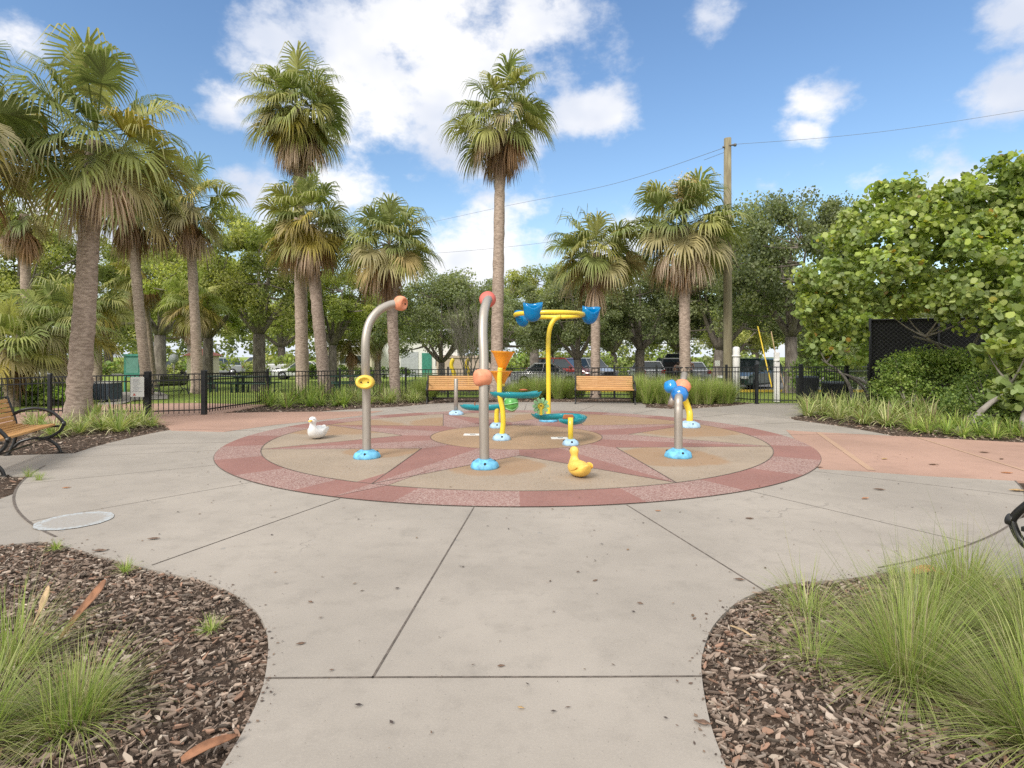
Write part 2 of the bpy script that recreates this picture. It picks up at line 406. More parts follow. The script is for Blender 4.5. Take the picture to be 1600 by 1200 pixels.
def steelmat():
    m_, t, p, o = newmat('brushed_steel')
    c = N(t, 'ShaderNodeTexCoord'); mp = N(t, 'ShaderNodeMapping'); L(t, c.outputs['Object'], mp.inputs[0]); mp.inputs['Scale'].default_value = (1, 1, .12)
    n1 = noise(t, mp.outputs[0], 45, 5, .6); n2 = noise(t, c.outputs['Object'], 4, 5, .65)
    cc = mixc(t, n1, (.36, .325, .28), (.50, .46, .41)); cc = mixc(t, mth(t, 'MULTIPLY', sstep(t, n2, .5, .8), .35), cc, (.40, .35, .29))
    L(t, cc, p.inputs['Base Color']); p.inputs['Metallic'].default_value = .75
    L(t, mth(t, 'MULTIPLY_ADD', n1, .2, .4), p.inputs['Roughness'])
    return m_
M_steel = steelmat()
M_bluebase = simple('blue_base_paint', (.13, .42, .64), .55, dirt=.35, var=.35, scale=12, bump=.25, bscale=20)
M_palebase = simple('pale_blue_base', (.36, .54, .70), .55, dirt=.3, var=.25, scale=10, bump=.2, bscale=18)
M_orange = simple('faded_orange_plastic', (.74, .29, .16), .55, var=.2, scale=9, dirt=.2)
M_coral = simple('coral_red_plastic', (.56, .12, .095), .55, var=.2, scale=5)
M_yel = simple('yellow_enamel', (.78, .58, .04), .35, var=.1, scale=4, coat=.3)
M_yel2 = simple('yellow_plastic', (.78, .55, .08), .45, var=.1, scale=5)
M_blue = simple('glossy_blue_plastic', (.01, .17, .50), .25, var=.2, scale=4, coat=.5)
M_blueb = simple('bright_blue_plastic', (.01, .24, .62), .25, var=.15, scale=4, coat=.5)
def clearplastic(name, col, tr=.35):
    m_, t, p, o = newmat(name); p.inputs['Base Color'].default_value = (*col, 1); p.inputs['Roughness'].default_value = .18
    p.inputs['Coat Weight'].default_value = .5
    tl = N(t, 'ShaderNodeBsdfTranslucent'); tl.inputs[0].default_value = (*[min(1, c * 1.3) for c in col], 1)
    mx = N(t, 'ShaderNodeMixShader'); mx.inputs[0].default_value = tr
    L(t, p.outputs[0], mx.inputs[1]); L(t, tl.outputs[0], mx.inputs[2]); L(t, mx.outputs[0], o.inputs[0])
    return m_
M_amber = clearplastic('amber_plastic', (.85, .40, .03)); M_teal = clearplastic('teal_plastic', (.015, .36, .42)); M_bucket = clearplastic('blue_bucket_plastic', (.0, .30, .62), .4)
M_green = simple('green_plastic', (.10, .38, .08), .35, var=.3, scale=8, coat=.3); M_lgreen = simple('pale_green_plastic', (.30, .58, .28), .4, var=.15)
M_rust = simple('terracotta_plastic', (.36, .11, .03), .5)
M_white = simple('white_paint', (.74, .73, .70), .5, var=.06, dirt=.25)
M_duckw = simple('white_duck_paint', (.78, .78, .76), .4, var=.05, scale=10, dirt=.12)
M_ducky = simple('yellow_duck_paint', (.78, .50, .10), .45, var=.16, scale=9, dirt=.12)
M_beak = simple('beak_paint', (.80, .47, .08), .45)
M_dark = simple('dark_hole', (.01, .01, .012), .6)
M_polew = bark('weathered_pole', (.20, .17, .11), (.33, .30, .20), 10, .15, .3)
# ================================================================== ground and paving
CC = (0.08, 10.67); RP = 7.12
tan_stains()
def arcpts(r, a0, a1, n):       # angles measured from -Y (towards the viewer), positive to +X
    return [(CC[0] + r * math.sin(R_(a0 + (a1 - a0) * i / n)), CC[1] - r * math.cos(R_(a0 + (a1 - a0) * i / n))) for i in range(n + 1)]
def ang(p): return math.degrees(math.atan2(p[0] - CC[0], -(p[1] - CC[1])))
def bez(pts, k=5):
    P = [Vector((p[0], p[1])) for p in pts]; o = []
    for i in range(len(P) - 1):
        a = P[max(i - 1, 0)]; b = P[i]; c = P[i + 1]; d = P[min(i + 2, len(P) - 1)]
        for j in range(k):
            t = j / k
            o.append(.5 * ((2 * b) + (c - a) * t + (2 * a - 5 * b + 4 * c - d) * t * t + (3 * b - a - 3 * c + d) * t ** 3))
    o.append(P[-1]); return [(q.x, q.y) for q in o]
def gp(l): return [(G(x, y).x, G(x, y).y) for x, y in l]
# base terrain, one sheet out to the horizon
gx = np.concatenate([[-900, -300, -120], np.linspace(-60, 60, 25), [120, 300, 900]])
gy = np.concatenate([[-200, -40, -6], np.linspace(0, 60, 61), [80, 120, 250, 600, 1500]])
mb = MB(); nx = len(gx)
vs = [(x, y, gz(y) - (0.02 if y < 23 else 0)) for y in gy for x in gx]
mb.add(vs, [(j * nx + i, j * nx + i + 1, (j + 1) * nx + i + 1, (j + 1) * nx + i) for j in range(len(gy) - 1) for i in range(nx - 1)], 0, True)
tag(mb.build('ground', M_lawn), kind='structure')

left_bed = bez(gp([(60, 845), (95, 851), (150, 866), (222, 886), (262, 895), (320, 908), (370, 930), (402, 957), (416, 985), (419, 1015), (411, 1070), (385, 1132), (345, 1200), (290, 1290)]))
right_bed = bez(gp([(1165, 1290), (1135, 1200), (1110, 1130), (1097, 1060), (1098, 1020), (1115, 977), (1150, 942), (1190, 923), (1232, 912), (1330, 903), (1388, 893)]))
al, ar = ang(left_bed[0]), ang(right_bed[-1])
walk = [(-1.02, -4), (.72, -4)]
outline = [(.75, -4)] + right_bed + arcpts(RP, ar, 360 + al, 120)[1:-1] + left_bed + [(-1.02, -4)]
mb = MB(); mb.prism(outline, -.13, 0)
tag(mb.build('plaza_pavement', M_conc), kind='structure')
OUT = np.array(outline)
pads = []
def slab(name, poly, z, mat_, th=.1):
    m_ = MB(); m_.prism(poly, z - th, z); pads.append(np.array(poly)); return tag(m_.build(name, mat_), kind='structure')
# bench pads and side walks outside the circle
slab('bench_pad_pavement', gp([(190, 690), (115, 708), (-40, 713), (-700, 716), (-700, 742), (0, 743), (70, 742), (140, 735)]), -.004, M_conc2)
slab('side_pavement', gp([(75, 752), (0, 779), (-600, 790), (-900, 862), (0, 851), (64, 845), (120, 800)]), -.004, M_conc2)
slab('bench_pad_pavement', gp([(1385, 893), (1450, 893), (1620, 905), (1900, 930), (2300, 800), (1700, 780), (1450, 850)]), -.004, M_conc2)
slab('gate_pavement', gp([(1060, 640), (1142, 634), (1177, 630), (1262, 630), (1300, 640), (1232, 652), (1260, 664), (1150, 664)]), -.004, M_conc2)
slab('gate_pavement', gp([(700, 640), (640, 640), (560, 646), (620, 636), (670, 631), (720, 628), (1000, 628), (1010, 634), (1000, 645)]), -.005, M_conc2)
# salmon paths
sal_r = gp([(1228, 672), (1250, 674), (1310, 677), (1430, 683), (1600, 692), (1800, 700), (2050, 768), (1600, 752), (1450, 744), (1340, 736), (1280, 733), (1270, 715)])
slab('salmon_path', sal_r, .004, M_salmon, .11)
sal_l = gp([(232, 655), (330, 646), (420, 644), (560, 643), (600, 642), (560, 650), (430, 664), (350, 675), (268, 673), (262, 667), (245, 660)])
slab('salmon_path', sal_l, .004, M_salmon, .11)
slab('salmon_path', gp([(-400, 700), (-60, 660), (60, 640), (140, 632), (300, 629), (420, 632), (340, 646), (232, 655), (120, 657), (0, 668), (-400, 790)]), -.009, M_salmon, .02)
slab('lawn_path', gp([(150, 635), (160, 618), (175, 612), (250, 612), (262, 616), (262, 622), (210, 624), (190, 630)]), -.012, M_conc2, .02)
# tan band in the salmon path
def strip(mb_, a, b, wd, z, mi=0):
    a = Vector(a[:2]); b = Vector(b[:2]); d = (b - a).normalized(); n_ = Vector((-d.y, d.x)) * wd / 2
    mb_.add([(*(a - n_), z), (*(b - n_), z), (*(b + n_), z), (*(a + n_), z)], [(0, 1, 2, 3)], mi)
mb = MB(); strip(mb, G(1279, 676.5), G(1362, 735.5), .09, .0085); strip(mb, G(1434, 684), G(1640, 748), .05, .0085)
tag(mb.build('path_band', M_tanline), kind='structure')
# joints
mb = MB()
for a in (-5.2, -22, -39, -55.6, -71.5, 12.3, 30.5, 49.8):
    s_, c_ = math.sin(R_(a)), -math.cos(R_(a))
    r1 = 8.065 if a == -5.2 else (RP + .12 if abs(a) < 20 else RP)
    strip(mb, (CC[0] + 5.06 * s_, CC[1] + 5.06 * c_), (CC[0] + r1 * s_, CC[1] + r1 * c_), .011 if abs(a) < 30 else .007, .003)
for k in range(12):
    a = 92 + k * 17; s_, c_ = math.sin(R_(a)), -math.cos(R_(a))
    strip(mb, (CC[0] + 5.06 * s_, CC[1] + 5.06 * c_), (CC[0] + RP * s_, CC[1] + RP * c_), .012, .0095 if (k in (0,) or k > 9) else .003)
jl = bez([(G(414, 1060).x, G(414, 1060).y), (G(620, 1058.5).x, G(620, 1058.5).y), (G(900, 1058).x, G(900, 1058).y), (G(1097, 1057).x, G(1097, 1057).y)], 6)
for p, q in zip(jl, jl[1:]): strip(mb, p, q, .011, .003)
def ringstrip(mb_, r, a0, a1, wd, z, n=60):
    P = arcpts(r, a0, a1, n)
    for p, q in zip(P, P[1:]): strip(mb_, p, q, wd, z)
ringstrip(mb, RP - .012, -66, al, .022, .003); ringstrip(mb, RP - .008, ar, 62, .016, .003); ringstrip(mb, 5.043, 0, 360, .007, .006, 180)
tag(mb.build('pavement_joints', M_joint), kind='structure')

# splash pad floor: ring of 24 blocks, eight-pointed star, centre disc
mb = MB(); RO, RI = 5.04, 4.40
def P2(r, a, z=.010): return (r * math.sin(R_(a)), -r * math.cos(R_(a)), z)
for k in range(24):
    a0 = -23 - 7 + k * 15; n_ = 5
    mi = k % 2
    vs = [P2(RI, a0 + 15 * i / n_) for i in range(n_ + 1)] + [P2(RO, a0 + 15 * i / n_) for i in range(n_, -1, -1)]
    mb.add(vs, [tuple(range(len(vs)))], mi)
tips = [(-23, 4.4), (25, 4.4), (73, 4.4), (115, 4.4), (160, 4.4), (205, 4.4), (248, 4.4), (291, 4.4)]
RV, RC_ = 2.15, 1.6
for k, (a, r) in enumerate(tips):
    a2, r2 = tips[(k + 1) % 8]
    if a2 < a: a2 += 360
    am = (a + a2) / 2; ap = tips[k - 1][0]
    if ap > a: ap -= 360
    av = (ap + a) / 2
    # two facets of each star point
    arcL = [P2(RC_, av + (a - av) * i / 4) for i in range(5)]; arcR = [P2(RC_, a + (am - a) * i / 4) for i in range(5)]
    mb.add([P2(RV, av), P2(r, a)] + arcL[::-1], [tuple(range(7))], 0)
    mb.add([P2(r, a), P2(RV, am)] + arcR[::-1], [tuple(range(7))], 1)
    # tan lobe between two points
    arc = [P2(RI, a + (a2 - a) * i / 10) for i in range(11)]
    mb.add([P2(RV, am)] + arc, [tuple(range(12))], 2)
mb.add([P2(RC_, 360 * i / 72) for i in range(72)], [tuple(range(72))], 3)
# the long near point crosses the ring
mb.add([P2(5.04, -23, .013), P2(4.38, -20.2, .013), P2(3.2, -19.4, .013), P2(3.2, -23, .013)], [(0, 1, 2, 3)], 1)
mb.add([P2(5.04, -23, .013), P2(3.2, -23, .013), P2(3.2, -26.4, .013), P2(4.38, -26.0, .013)], [(0, 1, 2, 3)], 0)
# thin seams
def seam(p, q, wd=.012, z=.0155):
    strip(mb, p, q, wd, z, 4)
for k, (a, r) in enumerate(tips):
    ap = tips[k - 1][0]; ap = ap - 360 if ap > a else ap
    an = tips[(k + 1) % 8][0]; an = an + 360 if an < a else an
    seam(P2(RV, (ap + a) / 2), P2(r, a)); seam(P2(RV, (a + an) / 2), P2(r, a))
for i in range(96): seam(P2(RI, i * 3.75), P2(RI, i * 3.75 + 3.75), .012)
for i in range(60): seam(P2(RC_, i * 6), P2(RC_, i * 6 + 6), .01)
o = mb.build('splash_pad_floor', [M_red, M_pink, M_tan, M_center, M_joint], loc=(CC[0], CC[1], 0)); tag(o, kind='structure')

# mulch: one sheet inside the fence, the paving lies over it
mul = gp([(-420, 655), (60, 652), (232, 650), (320, 645), (418, 632), (531, 625), (640, 620.5), (800, 619), (960, 620), (1100, 624), (1178, 629), (1255, 630), (1325, 628), (1500, 624), (1900, 622)]) + [(30, 18), (30, -6), (-30, -6), (-30, 12)]
mb = MB(); mb.add([(x, y, -.024) for x, y in mul], [tuple(range(len(mul)))]); tag(mb.build('mulch_bed', M_mulch), kind='structure')
# parking lot and street
def sheet(name, x0, x1, y0, y1, dz, mat_, n=14):
    m_ = MB(); ys = [y0 + (y1 - y0) * i / n for i in range(n + 1)]
    m_.add([(x, y, gz(y) + dz) for y in ys for x in (x0, x1)], [(2 * i, 2 * i + 1, 2 * i + 3, 2 * i + 2) for i in range(n)], 0, True)
    return tag(m_.build(name, mat_), kind='structure')
sheet('parking_lot', -4, 90, 30.5, 52, .01, M_asph)
sheet('sidewalk', 1, 90, 26.2, 27.8, .012, M_conc2)
sheet('street', -90, -4, 54, 62, .01, M_asph)
mb = MB()
for y in (29.9,): mb.box((43, y, gz(y) + .06), (86, .15, .14))
tag(mb.build('kerb', M_yline), kind='structure')
mb = MB()
for i in range(26): mb.add([(i * 2.8 + .0, 33.5, -.362), (i * 2.8 + .1, 33.5, -.362), (i * 2.8 + .1, 38.5, -.362), (i * 2.8, 38.5, -.362)], [(0, 1, 2, 3)])
tag(mb.build('parking_lines', M_white), kind='structure')

def inpoly(P, poly):
    x, y = P[:, 0], P[:, 1]; ins = np.zeros(len(P), bool); n_ = len(poly); j = n_ - 1
    for i in range(n_):
        xi, yi = poly[i]; xj, yj = poly[j]
        c_ = ((yi > y) != (yj > y)) & (x < (xj - xi) * (y - yi) / (yj - yi + 1e-12) + xi); ins ^= c_; j = i
    return ins
def in_bed(P, grow=0):
    ok = ~inpoly(P, OUT)
    for q in pads: ok &= ~inpoly(P, q)
    return ok & inpoly(P, np.array(mul))
rng = np.random.default_rng(5)
def chips(name, n, box_, lmin, lmax, label, zb=-.018, ex=None):
    P = np.column_stack([rng.uniform(box_[0], box_[1], n), rng.uniform(box_[2], box_[3], n)]); P = P[in_bed(P)]
    if ex is not None: P = P[ex(P)]
    n = len(P); l = lmin + (lmax - lmin) * rng.random(n) ** 2.9; wd = l * rng.uniform(.14, .5, n); th = rng.uniform(.0015, .006, n)
    yaw = rng.normal(.15, .75, n); yaw += np.where(rng.random(n) < .3, rng.uniform(0, 3, n), 0)
    tilt = rng.normal(0, .22, n); roll = rng.normal(0, .3, n)
    q = np.array([[-.5, -.22], [.0, -.5], [.5, -.12], [.44, .30], [-.15, .5], [-.38, .30]])
    V = np.zeros((n, 6, 3)); J = rng.uniform(.55, 1.3, (n, 6))
    lx = q[None, :, 0] * l[:, None] * J; ly = q[None, :, 1] * wd[:, None] * J
    lz = lx * np.sin(tilt)[:, None] + ly * np.sin(roll)[:, None]
    c_, s_ = np.cos(yaw)[:, None], np.sin(yaw)[:, None]
    V[:, :, 0] = P[:, 0][:, None] + lx * c_ - ly * s_; V[:, :, 1] = P[:, 1][:, None] + lx * s_ + ly * c_
    base = zb + rng.uniform(0, .016, n) + th
    V[:, :, 2] = base[:, None] + lz
    B = V.copy(); B[:, :, 2] -= th[:, None] * 1.6
    top = V
    # side quads
    cols = np.array([(.24, .18, .14), (.18, .135, .105), (.30, .23, .18), (.37, .305, .25), (.27, .165, .115), (.47, .39, .31), (.12, .095, .075)])
    ci = rng.choice(7, n, p=[.27, .2, .19, .12, .09, .045, .085]); C = cols[ci] * rng.uniform(.75, 1.25, (n, 1))
    hex_ = npmesh(name, top.reshape(-1, 3), 6, C, M_chip)
    S = []
    for i in range(6):
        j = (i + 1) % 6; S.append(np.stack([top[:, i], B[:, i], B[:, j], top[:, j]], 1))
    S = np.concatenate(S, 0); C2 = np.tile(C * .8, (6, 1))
    # join sides into the same mesh
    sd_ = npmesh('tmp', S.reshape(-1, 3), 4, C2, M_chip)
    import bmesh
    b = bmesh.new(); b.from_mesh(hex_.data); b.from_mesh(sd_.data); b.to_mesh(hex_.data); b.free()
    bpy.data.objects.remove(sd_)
    return tag(hex_, label, 'bark mulch', kind='stuff')
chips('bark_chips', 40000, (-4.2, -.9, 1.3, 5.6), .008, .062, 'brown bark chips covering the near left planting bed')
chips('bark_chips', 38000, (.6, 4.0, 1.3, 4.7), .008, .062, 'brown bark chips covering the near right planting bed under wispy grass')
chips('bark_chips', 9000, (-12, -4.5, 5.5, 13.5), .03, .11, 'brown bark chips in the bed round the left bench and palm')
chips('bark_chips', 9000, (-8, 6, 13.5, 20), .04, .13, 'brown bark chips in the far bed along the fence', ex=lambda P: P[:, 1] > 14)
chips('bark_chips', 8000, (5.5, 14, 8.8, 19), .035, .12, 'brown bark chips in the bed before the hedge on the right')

# litter on the paving
def litter(n):
    P = np.column_stack([rng.uniform(-5, 6, n), rng.uniform(1.7, 13, n)]); ok = inpoly(P, OUT); P = P[ok]; n = len(P)
    l = .008 + .03 * rng.random(n) ** 3; wd = l * rng.uniform(.25, .7, n); yaw = rng.uniform(0, 6.28, n)
    q = np.array([[-.5, 0], [0, -.5], [.5, 0], [0, .5]]); c_, s_ = np.cos(yaw)[:, None], np.sin(yaw)[:, None]
    lx = q[None, :, 0] * l[:, None]; ly = q[None, :, 1] * wd[:, None]
    V = np.zeros((n, 4, 3)); V[:, :, 0] = P[:, 0:1] + lx * c_ - ly * s_; V[:, :, 1] = P[:, 1:2] + lx * s_ + ly * c_
    V[:, :, 2] = .0155 + rng.uniform(0, .004, (n, 1)) + rng.uniform(0, .003, (n, 4)); ns = np.hypot(P[:, 0] - CC[0], P[:, 1] - CC[1]) > 5.1
    V[ns, :, 2] -= .011
    C = np.array([(.12, .08, .06), (.2, .13, .08), (.07, .055, .05)])[rng.integers(0, 3, n)] * rng.uniform(.7, 1.2, (n, 1))
    return npmesh('leaf_litter', V.reshape(-1, 3), 4, C, M_chip)
def spill():
    P = []
    for poly in (left_bed, right_bed):
        for (x0, y0), (x1, y1) in zip(poly, poly[1:]):
            L0 = math.hypot(x1 - x0, y1 - y0)
            for _ in range(int(L0 * 110)):
                t = rng.random(); d = rng.exponential(.035); s1 = 1 if rng.random() < .5 else -1
                P.append((x0 + (x1 - x0) * t - (y1 - y0) / L0 * d * s1, y0 + (y1 - y0) * t + (x1 - x0) / L0 * d * s1))
    P = np.array(P); P = P[inpoly(P, OUT)]; n = len(P); l = .004 + .022 * rng.random(n) ** 2.5; wd = l * rng.uniform(.3, .8, n); yaw = rng.uniform(0, 6.28, n)
    q = np.array([[-.5, 0], [0, -.5], [.5, 0], [0, .5]]); c_, s_ = np.cos(yaw)[:, None], np.sin(yaw)[:, None]; lx = q[None, :, 0] * l[:, None]; ly = q[None, :, 1] * wd[:, None]
    V = np.zeros((n, 4, 3)); V[:, :, 0] = P[:, 0:1] + lx * c_ - ly * s_; V[:, :, 1] = P[:, 1:2] + lx * s_ + ly * c_; V[:, :, 2] = .003 + rng.uniform(0, .004, (n, 4))
    return npmesh('bark_crumbs', V.reshape(-1, 3), 4, np.array([(.13, .09, .07), (.2, .14, .1), (.08, .06, .05)])[rng.integers(0, 3, n)], M_chip)
tag(spill(), 'fine bark crumbs and soil spilled along the edges of the near walk', 'bark crumbs', kind='stuff')
tag(litter(1500), 'small dark flecks of bark and leaf scattered over the pale concrete', 'litter', kind='stuff')
M_leafdry = [simple('dry_leaf_orange', (.50, .22, .09), .7, var=.3, scale=30), simple('dry_leaf_brown', (.19, .115, .075), .75, var=.4, scale=30), simple('dry_leaf_tan', (.5, .33, .15), .7, var=.3, scale=30)]
lv = [(104, 763, .11, 0, 'orange dry leaf lying alone on the concrete near the left bench'), (155, 862, .13, 1, 'dark curled bark strip on the concrete by the left bed edge'),
      (240, 843, .12, 1, 'thin dark twig-like bark strip on the concrete beside the chalk ring'), (783, 1042, .045, 1, 'brown crumpled leaf just beyond the cross joint of the walk'),
      (1085, 968, .04, 1, 'small dark leaf close to the tip of the right mulch bed'), (814, 1108, .04, 2, 'tan leaf flake on the near walk slab'),
      (1028, 799, .07, 0, 'small orange leaf on the concrete in front of the red ring'), (1171, 811, .10, 1, 'brownish flat leaf stain on concrete right of the star point'),
      (1382, 718, .17, 2, 'large curled tan leaf on the salmon path'), (1538, 708, .18, 1, 'large dark curled leaf on the salmon path near the hedge'),
      (1458, 727, .16, 1, 'flat dark leaf sliver on the middle of the salmon path'), (1573, 740, .17, 0, 'orange-brown leaf at the salmon path edge'),
      (1280, 731, .12, 1, 'dark curled leaf where red ring meets the salmon path'), (1374, 766, .15, 1, 'brown leaf sliver on concrete below the salmon path'),
      (1352, 780, .12, 0, 'reddish leaf sliver lying on the concrete below the salmon path'), (1565, 718, .14, 1, 'dark leaf on the salmon path beside a bigger curled one'),
      (930, 908, .05, 1, 'small dark leaf bit on the concrete near the faint footprints'), (1155, 907, .09, 1, 'dark bark sliver by the end of the right radial joint'), (485, 942, .05, 1, 'dark pod lying left of the long radial joint'),
      (470, 1007, .06, 1, 'flat dark seed pod near the left bed bulge'), (1098, 1132, .09, 1, 'round brown bark piece on the right edge of the walk'), (1590, 768, .22, 2, 'pale yellow leaf beside the near right bench'), (1000, 944, .05, 1, 'brown leaf right of the walk centre')]
for (px, py, s_, mi, lab) in lv:
    s_ *= .8; mb = MB(); n_ = 8; q = random.Random(px)
    vs = []
    for j in range(3):
        for i in range(n_ + 1):
            t = i / n_; hw = math.sin(PI * min(1, t * .96 + .02)) ** 1.2 * s_ * .20 * (1 + q.uniform(-.12, .12)); yy = (j - 1) * hw
            vs.append(((t - .5) * s_, yy, .003 + abs(j - 1) * hw * .4 + .05 * s_ * (2 * t - 1) ** 2 + q.uniform(0, .003)))
    mb.add(vs, [(j * (n_ + 1) + i, j * (n_ + 1) + i + 1, (j + 1) * (n_ + 1) + i + 1, (j + 1) * (n_ + 1) + i) for j in range(2) for i in range(n_)], 0, True)
    o = mb.build('fallen_leaf', M_leafdry[mi], loc=G(px, py) + Vector((0, 0, .001 if px < 1250 else .003))); o.rotation_euler = (0, 0, q.uniform(-.8, .8))
    md = o.modifiers.new('s', 'SOLIDIFY'); md.thickness = .0015
    tag(o, lab, 'leaf', 'fallen leaves on the paving')
# chalk ring on the concrete
def chalkmat():
    m_, t, p, o = newmat('chalk'); v = N(t, 'ShaderNodeTexCoord').outputs['Object']
    n1 = noise(t, v, 40, 6, .7); n2 = noise(t, v, 6, 4, .6)
    ln = N(t, 'ShaderNodeVectorMath', operation='LENGTH'); L(t, v, ln.inputs[0])
    rim = mth(t, 'MULTIPLY', sstep(t, ln.outputs['Value'], .20, .27), 1)
    a = mth(t, 'MULTIPLY', sstep(t, n1, .35, .6), mth(t, 'MULTIPLY_ADD', rim, .62, .14))
    L(t, mixc(t, a, (.30, .275, .245), (.44, .50, .54)), p.inputs['Base Color']); p.inputs['Roughness'].default_value = .9
    return m_
mb = MB(); mb.add([(.295 * math.cos(i * PI / 24) * (1 + .02 * math.sin(i)), .295 * math.sin(i * PI / 24) * (1 + .02 * math.sin(i * 1.7)), .006) for i in range(48)], [tuple(range(48))])
tag(mb.build('chalk_circle', chalkmat(), loc=G(117, 814)), 'pale blue-white chalk circle drawn on the concrete at left', 'chalk drawing')
for (px, py, lab) in ((737, 680.5, 'white drain plate in the centre disc left of the yellow stand'), (874, 686, 'white drain plate in the centre disc beside the water wheel stand')):
    p = G(px, py); mb = MB(); mb.box((0, 0, .018), (.30, .20, .012)); mb.box((.02, -.01, .025), (.1, .05, .003), mi=1)
    tag(mb.build('drain_plate', [M_white, M_dark], loc=p, bevel=.002), lab, 'drain cover')
# ================================================================== water play features
def dome(mb_, r, h, mi=0, bolts=True):
    wob = lambda a, i: 1 + (.03 * math.sin(5 * a + i) + .02 * math.sin(9 * a))
    mb_.lathe([(r, 0), (r * 1.02, h * .25), (r * .93, h * .62), (r * .74, h * .80), (r * .68, h * .86), (r * .5, h), (0, h * 1.02)], 40, wob=wob, mi=mi)
def base_dome(root, r, h, mat_):
    mb_ = MB(); dome(mb_, r, h); b = mb_.build('base', mat_, root)
    for k in range(3):
        a = .6 + k * 2.1; m2 = MB(); d = Vector((math.cos(a), math.sin(a), .45)).normalized()
        c = Vector((math.cos(a) * r * .86, math.sin(a) * r * .86, h * .66)); m2.tube([c - d * .01, c + d * .012], .018, 10); m2.build('bolt_cover', M_dark, b)
    return b
def smooth_path(pts, k=6):
    P = [Vector(p) for p in pts]; o = []
    for i in range(len(P) - 1):
        a = P[max(i - 1, 0)]; b = P[i]; c = P[i + 1]; d = P[min(i + 2, len(P) - 1)]
        for j in range(k):
            t = j / k; o.append(.5 * ((2 * b) + (c - a) * t + (2 * a - 5 * b + 4 * c - d) * t * t + (3 * b - a - 3 * c + d) * t ** 3))
    o.append(P[-1]); return o
def drum(root, name, c, axis, r, l, mat_, face=True, ribs=0, wide=1.0):
    """rounded play nozzle with a dished face and two bolt holes"""
    q = Vector(axis).normalized(); Mq = q.to_track_quat('Z', 'Y').to_matrix()
    wob = (lambda a, i: 1 + ribs * .018 * abs(math.sin(6 * a)) * (1 if 1 < i < 9 else 0)) if ribs else None
    mb_ = MB()
    pr = [(0, -l * .52), (r * .55, -l * .51), (r * .80, -l * .47), (r * .95, -l * .30), (r, 0), (r * .96, l * .25), (r * .86, l * .42), (r * .72, l * .49), (r * .62, l * .47), (r * .55, l * .36), (r * .3, l * .28), (0, l * .27)]
    mb_.lathe(pr, 36, o=c, M=Mq, wob=wob, sx=wide, sy=.9 if wide > 1 else 1); b = mb_.build(name, mat_, root)
    if face:
        for s_ in (-1, 1):
            m2 = MB(); off = Mq @ Vector((s_ * r * .42, 0, 0)); o_ = Vector(c) + off + q * l * .30
            m2.tube([o_ - q * .02, o_ + q * .012], r * .10, 10); m2.build('bolt_hole', M_dark, b)
    return b
# --- tall curved steel pole with orange and yellow nozzles
p = G(573, 716); t1 = thing('spray_pole', p, 'tall curved steel spray pole with orange tip nozzle and yellow side nozzle', 'spray pole', 'curved steel spray poles on the splash pad')
base_dome(t1, .19, .125, M_bluebase)
def L_(px, py, Y): return A(px, py, Y) - p
path = smooth_path([(0, 0, .05), (-.005, 0, .9), L_(571, 560, 8.27), L_(571.5, 530, 8.27), L_(577, 505, 8.33), L_(590, 487, 8.42), L_(606, 477.5, 8.52), L_(620, 474, 8.6)], 6)
mb = MB(); mb.tube(path, .062, 20); mb.build('pole', M_steel, t1)
drum(t1, 'tip_nozzle', L_(626, 474, 8.62), (.75, -.3, -.12), .115, .15, M_orange)
drum(t1, 'side_nozzle', L_(570.5, 597, 8.14), (.12, -1, .0), .115, .17, M_yel2, wide=1.18)
# --- centre pole
p = G(757, 732); t2 = thing('spray_pole', p, 'tallest steel spray pole in front, bent away, with coral red cap and orange ball', 'spray pole', 'curved steel spray poles on the splash pad')
base_dome(t2, .185, .13, M_bluebase)
path = smooth_path([(0, 0, .05), (-.01, 0, .9), L_(756, 560, 7.66), L_(754.5, 520, 7.75), L_(756, 490, 7.9), L_(760, 473, 8.1), L_(763, 468, 8.35)], 6)
mb = MB(); mb.tube(path, [.066] * (len(path) - 8) + [.064] * 8, 20); mb.build('pole', M_steel, t2)
drum(t2, 'tip_nozzle', L_(762, 468, 8.42), (.25, .9, -.35), .125, .14, M_coral, face=False)
drum(t2, 'ball_nozzle', L_(754, 590, 7.6), (.9, .5, 0), .118, .21, M_orange, face=False, ribs=1)
# --- right short pole
p = G(1060, 715); t3 = thing('spray_pole', p, 'short bent steel spray pole with glossy dark blue ball on its end', 'spray pole', 'curved steel spray poles on the splash pad')
base_dome(t3, .195, .135, M_bluebase)
path = smooth_path([(0, 0, .05), (0, 0, .6), L_(1060, 636, 8.42), L_(1060, 627, 8.44), L_(1060.3, 622.5, 8.50), L_(1061, 620, 8.62)], 6)
mb = MB(); mb.tube(path, .061, 20); mb.build('pole', M_steel, t3)
mb = MB(); mb.lathe([(.0, -.13), (.07, -.12), (.115, -.07), (.132, 0), (.12, .06), (.085, .105), (.05, .12), (0, .122)], 32, o=L_(1062, 616, 8.72), M=Vector((.15, 1, .1)).to_track_quat('Z', 'Y').to_matrix(), wob=lambda a, i: 1 + .02 * math.cos(8 * a)); mb.build('ball_nozzle', M_blue, t3)
